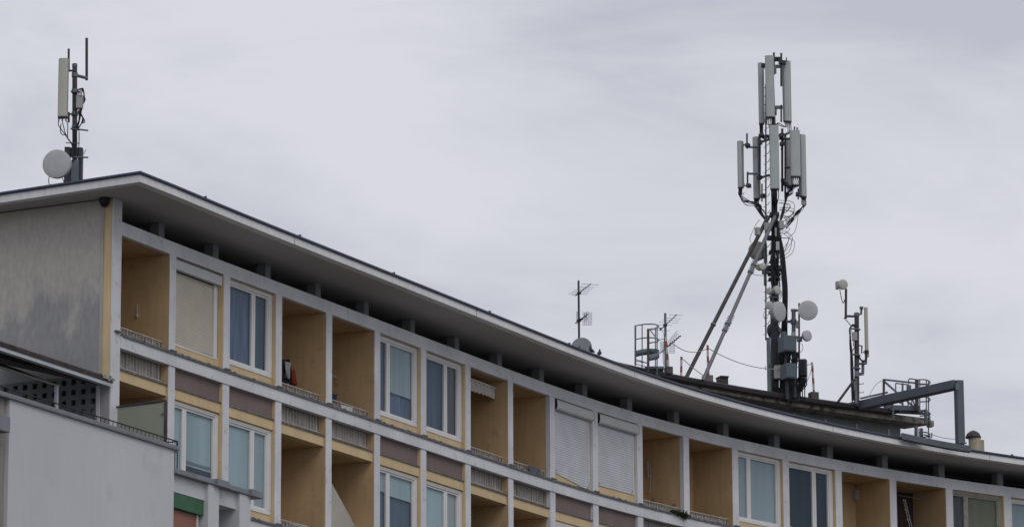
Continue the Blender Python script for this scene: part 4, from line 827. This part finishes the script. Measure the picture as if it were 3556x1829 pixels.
# ---- right mast
YR = 118.5
RM = thing('antenna_mast', 'slim antenna mast with a drum dish on a side arm left of the steel gantry', 'antenna mast', W(2975, 1395, YR))
mb = MB(); wtube(mb, [(2975.5, 1410), (2975, 1086)], YR, [.075, .066], 12); mb.build('pole', 'rsteel', RM)
mb = MB(); mb.lathe(W(2975, 1094, YR), (0, 0, 1), [(-.03, .078), (.06, .078), (.08, .04)], 12); wbox(mb, 2968, 1286, 2984, 1306, YR-.1, .12); pieces(mb, 'pole_cap', 'steel', RM)
mb = MB(); wtube(mb, [(2937, 1106), (2938, 1003)], YR, .036, 8); wtube(mb, [(2937, 1097), (2970, 1098)], YR, .034, 8); wtube(mb, [(2931, 1106), (2939, 1098)], YR, .02, 6); mb.build('side_pole', 'rsteel', RM)
dish(RM, W(2928, 987, YR-.35), Vector((.38, -1, -.05)), .145, .12, 'dishc', 'panel')
mb = MB(); wbox(mb, 2901, 975, 2916, 1002, YR-.1, .14, R(12)); mb.build('radio_unit', 'boxg', RM, bevel=.02)
sk = sector(RM, 3001, 1067, 3016, 1216, YR-.1, R(0), 'panelcream', .13, 2)
mb = MB(); wtube(mb, [(2978, 1091), (2990, 1090), (2991.5, 1068)], YR, .032, 8); wtube(mb, [(2985, 1068), (2998, 1068)], YR-.05, .04, 8); wtube(mb, [(2978, 1199), (2993, 1200), (2992, 1226), (3006, 1216)], YR, .025, 8)
wtube(mb, [(3008, 1216), (3007, 1262), (2980, 1262)], YR-.05, .04, 8); wtube(mb, [(2997, 1255), (2996, 1296), (2980, 1297)], YR, .045, 8)
for y in (1143, 1232, 1278): wtube(mb, [(2958, y-3), (2988, y+1)], YR-.1, .026, 6)
pieces(mb, 'side_arm', 'steel', RM)
mb = MB(); wbox(mb, 2958.5, 1151, 2978, 1181, YR-.2, .1, R(8)); mb.build('radio_unit', 'boxg', RM, bevel=.01)
mb = MB(); wbox(mb, 3011, 1218, 3018, 1238, YR-.1, .06); mb.build('cable_connector', 'boxg', RM)
mb = MB(); wtube(mb, [(2909, 1396), (2968, 1316)], YR-.5, .036, 8); mb.build('brace_tube', 'rsteel', RM)
mb = MB(); wtube(mb, [(2960, 1400), (2955, 1280), (2954, 1180)], YR-.05, .022, 6)
for y in (1302, 1332, 1362): wtube(mb, [(2982, y), (2999, y), (2998, y-4)], YR, .011, 5)
for y in (1332, 1362): wtube(mb, [(2956, y), (2970, y)], YR, .011, 5)
wbox(mb, 2968, 1313, 2978, 1400, YR-.12, .08); pieces(mb, 'climbing_peg', 'steel', RM)
cables(RM, [[W(2916, 1003, YR-.2), W(2921, 1030, YR), W(2928, 1052, YR), W(2933, 1040, YR)], [W(2936, 1108, YR), W(2948, 1122, YR), W(2956, 1135, YR), W(2954, 1165, YR), W(2956, 1220, YR), W(2961, 1300, YR), W(2962, 1390, YR)]] + [[W(2972, 1130+3*k, YR-.1), W(2960, 1126+2*k, YR-.1), W(2952-k, 1145, YR-.1), W(2951+k*2, 1200, YR-.1), W(2956+k*2, 1260, YR-.1), W(2960+k*2, 1390, YR-.1)] for k in range(4)] + [[W(3000+5*k, 1222, YR-.1), W(3010-2*k, 1243+3*k, YR-.1), W(2994, 1250+2*k, YR-.1), W(2980, 1228+5*k, YR-.1)] for k in range(3)] + [[W(2965, 1182, YR), W(2964, 1200, YR), W(2972, 1196, YR), W(2958, 1222, YR)]], .012)
# ---- tv aerials
def yagi(root, c, d, ln, els, m_='steel', name='aerial_array', r=.006, up=0.0):
    """boom from c along d with cross elements (position, half length)"""
    d = Vector(d).normalized(); sd_ = d.cross(Vector((0, 0, 1))).normalized(); mb = MB(); mb.tube([Vector(c)-d*(.5 if ln == 1.0 else .28), Vector(c)+d*ln], .013, 6)
    for p_, h_ in els:
        q = Vector(c)+d*p_; mb.tube([q-sd_*h_, q+sd_*h_], r, 5)
    return mb.build(name, m_, root)
YA = 107.5
A1 = thing('tv_aerial', 'tall thin television aerial pole rising behind the grey dish on the roof edge', 'aerial', W(2010, 1225, YA))
mb = MB(); wtube(mb, [(2011.5, 1240), (2009, 974)], YA, [.03, .028], 8); mb.build('pole', 'dsteel', A1)
yagi(A1, W(2010, 1017, YA-.05), (.30, -.93, .04), .95, [(-.24, .10), (-.1, .25), (.08, .23), (.26, .21), (.44, .20), (.62, .20), (.9, .23)], 'steel', 'aerial_array', .0055)
yagi(A1, W(2010, 1113, YA-.05), (.30, -.93, .04), .7, [(.05, .06), (.12, .07), (.18, .06), (.24, .06)], 'dsteel', 'aerial_array', .008)
def grid(root, x0, y0, x1, y1, Y, nx, ny, m_='steel'):
    mb = MB()
    for k in range(nx+1): x = x0+(x1-x0)*k/nx; wtube(mb, [(x, y0), (x, y1)], Y, .0045, 4)
    for k in range(ny+1): y = y0+(y1-y0)*k/ny; wtube(mb, [(x0, y), (x1, y+(1 if nx > 1 else 0))], Y, .0045, 4)
    return mb.build('reflector_grid', m_, root)
grid(A1, 2002, 1081, 2008, 1124, YA, 2, 7); grid(A1, 2024, 1084, 2055, 1128, YA+.2, 5, 8)
mb = MB(); wtube(mb, [(2004, 1017), (2018, 1017)], YA-.05, .03, 6); wtube(mb, [(2003, 1113), (2018, 1113)], YA-.05, .03, 6); pieces(mb, 'clamp', 'dsteel', A1)
mb = MB()
for x, y in ((2032, 1095), (2040, 1090), (2036, 1104)): wtube(mb, [(x-4, y+12), (x-3, y-6), (x, y-9), (x+3, y-6), (x+3, y+8)], YA-.1, .006, 4)
pieces(mb, 'loop_element', 'steel', A1)
c = W(2019, 1206, YA-1.2); D1 = thing('satellite_dish', 'grey satellite dish half hidden behind the roof edge beside two pigeons', 'satellite dish', (c.x, c.y, 20.69))
mb = MB(); ax = Vector((-.15, -1, .1)).normalized(); mb.lathe(c, ax, [(0, .262), (-.03, .22), (-.055, .12), (-.06, .01), (-.075, .01), (-.07, .12), (-.045, .225), (-.012, .266)], 40); mb.build('reflector', 'sideshade_dishgrey', D1, smooth=True)
mb = MB(); mb.tube([c+Vector((-.05, -.1, -.02)), c+Vector((-.05, -.1, .0))], .03, 8); mb.tube([c-ax*.06, c-ax*.15-Vector((0, 0, .55))], .025, 8); mb.build('mount', 'dsteel', D1)
YB = 113.0
A2 = thing('tv_aerial', 'shorter television aerial pole just right of the caged roof ladder', 'aerial', W(2311, 1285, YB))
mb = MB(); wtube(mb, [(2312, 1290), (2310, 1087)], YB, [.036, .034], 8); mb.build('pole', 'steel', A2)
yagi(A2, W(2311, 1128, YB-.05), (.26, -.93, .08), 1.0, [(-.5, .28), (-.3, .12), (0, .2), (.25, .27), (.45, .24), (.65, .22), (.95, .2)], 'steel', 'aerial_array', .005)
yagi(A2, W(2306, 1214, YB-.05), (.36, -.90, .16), 1.1, [(.35+.14*k, .04) for k in range(6)], 'dsteel', 'aerial_array', .012)
mb = MB()
for k in range(6):
    x, y = 2326+5*k, 1185-6*k; wtube(mb, [(x-3, y+11), (x-4, y-3), (x-1, y-7), (x+3, y-5), (x+4, y+8)], YB-.1, .005, 4)
pieces(mb, 'loop_element', 'steel', A2)
grid(A2, 2324, 1188, 2343, 1225, YB+.1, 4, 6); grid(A2, 2293, 1185, 2304, 1222, YB+.1, 3, 6)
mb = MB(); wtube(mb, [(2303, 1128), (2317, 1128)], YB-.05, .035, 6); mb.lathe(W(2294, 1138, YB), (0, 0, -1), [(0, .03), (.05, .025)], 8); pieces(mb, 'clamp', 'dsteel', A2)
cables(A2, [[W(2294, 1142, YB), W(2302, 1152, YB), W(2306, 1170, YB), W(2305, 1230, YB), W(2306, 1265, YB)], [W(2306, 1272, YB), W(2302, 1240, YB), W(2310, 1180, YB)]], .006, 'cableg')
# ---- caged ladders
def rail_tube(mb, pts, r): mb.tube(spline(pts, 5), r, 6)
YC = 111.6
CL = thing('caged_ladder', 'grey steel ladder with round safety cage standing left of the aerial', 'ladder', W(2240, 1290, YC))
S = lambda x, y, d=0: W(1900+x/2.65, 900+y/2.65, YC+d)
for x, y0, y1, d in ((812, 610, 975, 0), (930, 640, 1035, -.55)):
    mb = MB(); mb.tube([S(x, y0, d), S(x, y1, d)], .035 if x == 930 else .026, 8); mb.build('stile', 'steel' if x == 812 else 'rsteel', CL)
for x, y0, y1, d in ((874, 600, 1010, .25), (997, 625, 1060, .1), (1012, 610, 1065, -.25)):
    mb = MB(); mb.tube([S(x, y0, d), S(x, y1, d)], .016, 6); mb.build('cage_bar', 'steel', CL)
for y in (0, 125):
    mb = MB(); rail_tube(mb, [S(808, 612+y, 0), S(874, 600+y, .25), (S(940, 595+y, .35)), S(1000, 600+y, .2), S(1028, 615+y, -.05), S(1012, 632+y, -.3), S(965, 640+y, -.5), S(928, 645+y, -.55)], .017); mb.build('cage_hoop', 'steel', CL)
mb = MB(); a = [S(820, 868, 0), S(874, 855, .25), S(940, 850, .35), S(1005, 852, .1), S(1033, 865, -.1), S(1012, 890, -.3), S(940, 905, -.55)]; sp_ = spline(a, 4); vs = []
for v in sp_: vs += [v-Vector((0, 0, .085)), v+Vector((0, 0, .085))]
mb.add(vs, [(2*k, 2*k+2, 2*k+3, 2*k+1) for k in range(len(sp_)-1)]); ob = mb.build('kick_plate', 'steel', CL, smooth=True); sm = ob.modifiers.new('solidify', 'SOLIDIFY'); sm.thickness = .01
mb = MB()
for y in (650, 735, 820, 905, 945): mb.tube([S(814, y+15, 0), S(925, y+50, -.5)], .011, 5) if y > 900 else None
mb.tube([S(945, 645, -.5), S(990, 705, -.1)], .014, 5); mb.tube([S(1010, 745, 0), S(1080, 730, .3)], .01, 5); mb.tube([S(820, 935, 0), S(925, 955, -.5)], .012, 5); mb.build('rung', 'steel', CL)
mb = MB(); mb.box(S(985, 1010, .1), (.5, .5, .06)); mb.build('base_plate', 'steel', CL)
YG = 119.6
CG = thing('caged_ladder', 'weathered safety cage and handrails behind the arm of the steel gantry', 'ladder', W(3180, 1460, YG))
T = lambda x, y, d=0: W(2850+x/1.977, 930+y/1.977, YG+d)
for x, y0, y1, d, r_ in ((433, 762, 950, 0, .036), (660, 765, 980, -.2, .055), (605, 805, 880, .2, .07), (562, 790, 960, .3, .03), (600, 860, 955, .3, .02), (655, 1080, 1150, 0, .05), (692, 1100, 1155, 0, .045)):
    mb = MB(); mb.tube([T(x, y0, d), T(x, y1, d)], r_, 8); mb.build('stile', 'rsteel' if x in (433, 660) else 'steel', CG)
for x, y0, y1, d in ((680, 770, 990, -.25), (725, 775, 1000, .1), (740, 780, 1165, .2), (515, 790, 860, .3), (625, 900, 955, .3), (675, 1100, 1160, -.2), (762, 1130, 1165, 0)):
    mb = MB(); mb.tube([T(x, y0, d), T(x, y1, d)], .018, 6); mb.build('cage_bar', 'steel', CG)
for y in (0, 30, 118, 215, 238, 360, 378):
    mb = MB(); rail_tube(mb, [T(675, 765+y, -.25), T(715, 766+y, 0), T(745, 776+y, .1), T(750, 790+y, .1), T(730, 797+y, .3), T(680, 800+y, .4)], .018); mb.build('cage_hoop', 'steel', CG)
mb = MB(); mb.tube([T(433, 765), T(660, 790, -.2)], .026, 6); mb.tube([T(433, 775), T(530, 860, -.1)], .03, 6); mb.tube([T(270, 895, .2), T(462, 852, .1)], .026, 6); mb.tube([T(300, 905, .2), T(440, 870, .1)], .018, 6); mb.tube([T(515, 790, .3), T(600, 800, .3)], .018, 6); rail_tube(mb, [T(605, 800, .3), T(605, 765, .3), T(625, 760, .3), T(665, 768, .1)], .018)
mb.tube([T(585, 905, 0), T(665, 975, 0)], .03, 6); mb.tube([T(385, 955, 0), T(410, 930, 0)], .03, 6); mb.tube([T(630, 895), T(650, 960)], .022, 6); mb.tube([T(510, 915, .2), T(560, 930, .2)], .018, 6); pieces(mb, 'handrail', 'steel', CG)
mb = MB(); mb.box(T(555, 965, 0), (.95, .3, .14), .2); mb.box(T(610, 985, .1), (.7, .25, .1), .3); mb.box(T(462, 940, -.2), (.12, .12, .2)); mb.tube([T(495, 935, -.3), T(498, 1040, -.3)], .03, 6); mb.tube([T(722, 975, -.2), T(722, 1070, -.2)], .05, 6); mb.tube([T(670, 990, -.2), T(722, 975, -.2)], .035, 6); pieces(mb, 'platform', 'gantry', CG)
mb = MB(); mb.box(T(752, 1070, .1), (.13, .2, .17), .4); mb.build('corner_box', 'conc', CG)
# slab end under the cage: mossy concrete edge
# ---- gantry
GT = thing('steel_gantry', 'large slate grey steel gantry of square beams bent over the roof edge', 'gantry', W(3335, 1535, 115.2))
def sqbeam(mb, a, b, w_, h_, up=Vector((0, 0, 1))):
    a, b = Vector(a), Vector(b); d = (b-a).normalized(); sd_ = d.cross(up).normalized()*w_/2; u = sd_.cross(d).normalized()*h_/2
    mb.hexa([a-sd_-u, a+sd_-u, a+sd_+u, a-sd_+u, b-sd_-u, b+sd_-u, b+sd_+u, b-sd_+u])
YK = 115.6
mb = MB(); top = W(3335, 1333, YK); a0 = W(2960, 1414, YK+3.4); sqbeam(mb, a0, top+Vector((-.08, .05, 0)), .30, .24); mb.build('beam', 'gantry', GT, bevel=.012)
mb = MB(); wbox(mb, 3314, 1318, 3353, 1538, YK-.1, .28, R(14)); ob = mb.build('column', 'gantry', GT, bevel=.012)
mb = MB(); wbox(mb, 3318, 1534, 3358, 1537, YK-.13, .32, R(14)); wbox(mb, 3318, 1330, 3330, 1352, YK-.14, .02, R(14)); mb.build('weld_plate', 'steel', GT)
mb = MB(); c_ = a0.lerp(top, .33); sqbeam(mb, c_, c_+(top-a0).normalized()*.02, .31, .25); c_ = a0.lerp(top, .55); sqbeam(mb, c_, c_+(top-a0).normalized()*.02, .31, .25); mb.build('beam_joint', 'dsteel', GT)
mb = MB()
gpts = [W(x, y, YK-.6+dd) for x, y, dd in ((3130, 1504, -.3), (3200, 1519, 0), (3260, 1531, .1), (3310, 1540, .3), (3369, 1549, .6))]
gl = spline(gpts, 4); vs = []
for v in gl: vs += [v+Vector((0, -.12, -.16)), v+Vector((0, -.12, .0)), v+Vector((0, .15, .0)), v+Vector((0, .15, -.16))]
mb.add(vs, [(4*k+a, 4*k+(a+1) % 4, 4*k+4+(a+1) % 4, 4*k+4+a) for k in range(len(gl)-1) for a in range(4)] + [(0, 1, 2, 3), tuple(4*(len(gl)-1)+a for a in range(4))]); mb.build('base_beam', 'gantry', GT)
# ---- chimney
YH = 118.2
CHM = thing('chimney', 'cream chimney with a round brown dome cap right of the gantry', 'chimney', W(3385, 1560, YH))
mb = MB(); c = W(3385, 1545, YH); mb.lathe(c, (0, 0, 1), [(-.4, .17), (.20, .17)], 28); wbox(mb, 3399, 1526, 3419, 1585, YH-.05, .3, 0); mb.build('shaft', 'chim', CHM, smooth=True)
mb = MB(); c = W(3380, 1520, YH); mb.lathe(c, (0, 0, 1), [(-.01, .17), (0, .215), (.03, .22), (.05, .21), (.12, .18), (.18, .11), (.215, .03), (.22, .01)], 32); mb.build('dome_cap', 'dome', CHM, smooth=True)
# ---- marker poles, blocks and ropes
tops = {}
def marker(x0, y0, x1, y1, Y, block, label):
    b = W(x1, y1, Y); t_ = W(x0, y0, Y)
    r_ = thing('marker_pole', label, 'marker pole', b, 'red and white marker poles along the roof'); mb = MB(); mb.tube([b-Vector((0, 0, .1)), t_], .032, 10); mb.build('pole', 'rw', r_)
    if block:
        mb = MB(); wbox(mb, *block, Y-.1, .25, R(18)); mb.build('footing', 'cblock' if x0 > 2400 and x0 < 2500 else 'block', r_, bevel=.015)
    tops[x0] = t_; return r_
marker(2312, 1168, 2322, 1275, 112.3, (2306, 1271, 2338, 1296), 'red and white marker pole leaning beside the shorter television aerial')
marker(2366.5, 1238, 2365, 1303, 114, None, 'shortest red and white marker pole left of the two slanting brace tubes')
marker(2457, 1198, 2460, 1302, 114.4, (2437, 1300, 2478, 1328), 'red and white marker pole standing between the slanting brace tubes')
marker(2820, 1257, 2827, 1362, 117.5, (2807, 1359, 2845, 1386), 'red and white marker pole right of the antenna tower')
mb = MB(); wbox(mb, 2488, 1306, 2530, 1335, 115, .3, R(20)); wbox(mb, 2486, 1303, 2532, 1309, 114.95, .36, R(20)); tag(mb.build('roof_vent', 'dome', bevel=.01), 'low dark brown capped block on the roof right of the brace tubes', 'roof vent')
for a, b, s, lb in (((2340, 1195, 112.5), (2457, 1208, 114.4), .16, 'pale rope sagging from the aerial to the pole between the braces'), ((2462, 1210, 114.4), (2820, 1262, 117.5), .33, 'long pale rope sagging across the foot of the antenna tower'), ((2372, 1246, 114), (2441, 1302, 114.2), .02, 'short pale rope running down from the shortest marker pole')):
    mb = MB(); mb.tube(arc(W(*a), W(*b), s), .011, 5); tag(mb.build('rope', 'rope', smooth=True), lb, 'rope')
mb = MB(); mb.tube(arc(W(2822, 1262, 117.5), W(2790, 1345, 117.2), .1), .009, 5); tag(mb.build('rope', 'rope', smooth=True), 'thin rope hanging from the marker pole towards the black cabinet cables', 'rope')
mb = MB(); mb.tube(arc(W(3068, 1322, 119.5), W(3018, 1375, 119), -.12), .009, 5); tag(mb.build('rope', 'rope', smooth=True), 'thin dark wire curving from the handrail down to the right mast foot', 'wire')
mb = MB(); mb.tube(arc(W(3238, 1508, 118.5), W(3316, 1523, 116), .03), .009, 5); tag(mb.build('rope', 'rope', smooth=True), 'thin wire stretched from the cage foot to the gantry column', 'wire')
# ---- pigeons
def pigeon(px, py, Y, h, face, label):
    t_ = thing('pigeon', label, 'pigeon', W(px, py, Y), 'pigeons on the roof edge'); b = W(px, py, Y)
    d = Vector((math.cos(face), math.sin(face), 0)); u = Vector((0, 0, 1)); mb = MB()
    pts = [b-d*h*.42+u*h*.10, b-d*h*.25+u*h*.22, b-d*h*.02+u*h*.38, b+d*h*.12+u*h*.56, b+d*h*.14+u*h*.74, b+d*h*.17+u*h*.88, b+d*h*.2+u*h*.97]
    mb.tube(pts, [h*.03, h*.12, h*.22, h*.20, h*.11, h*.10, h*.03], 12); mb.build('body', 'feather', t_, smooth=True)
    mb = MB(); mb.tube([b+d*h*.24+u*h*.89, b+d*h*.36+u*h*.85], [h*.035, h*.008], 6); mb.build('beak', 'lampdark', t_)
    for s in (-1, 1):
        sd_ = d.cross(u)*s; mb = MB(); mb.tube([b+d*h*.08+sd_*h*.15+u*h*.55, b-d*h*.1+sd_*h*.2+u*h*.4, b-d*h*.42+sd_*h*.08+u*h*.14], [h*.06, h*.1, h*.015], 8); mb.build('wing', 'feather', t_, smooth=True)
        mb = MB(); mb.tube([b+sd_*h*.07+u*h*.22, b+sd_*h*.07], h*.02, 5); mb.build('leg', 'terracotta', t_)
def edge_pt(px):
    best = None
    for j in range(200):
        k = 8+j*.02; q, nn = C(k); e_ = q+nn*(ovf(k)-.06); x = CX + e_.x/(e_.y*math.cos(TH)+20.7*math.sin(TH))*F_PX
        if best is None or abs(x-px) < best[0]: best = (abs(x-px), e_)
    return best[1]
for px, h, fc, lb in ((2052, .215, R(150), 'hunched dark pigeon on the roof edge against the satellite dish'), (2080, .21, R(80), 'slim pigeon perched upright on the roof edge right of the dish')):
    e_ = edge_pt(px); vz = Vector((e_.x, e_.y, 20.70)); xx = vz.x; t_y = vz.y
    b = vz; r_ = (lambda: None)
    # place on the trim
    dpt = vz.y*math.cos(TH)+vz.z*math.sin(TH); vv = (-vz.y*math.sin(TH)+vz.z*math.cos(TH)); u_ = vz.x/dpt*F_PX; w_ = -vv/dpt*F_PX
    ppx = CX+math.cos(RO)*u_-math.sin(RO)*w_; ppy = CY+math.sin(RO)*u_+math.cos(RO)*w_
    pigeon(ppx, ppy, vz.y, h, fc, lb)
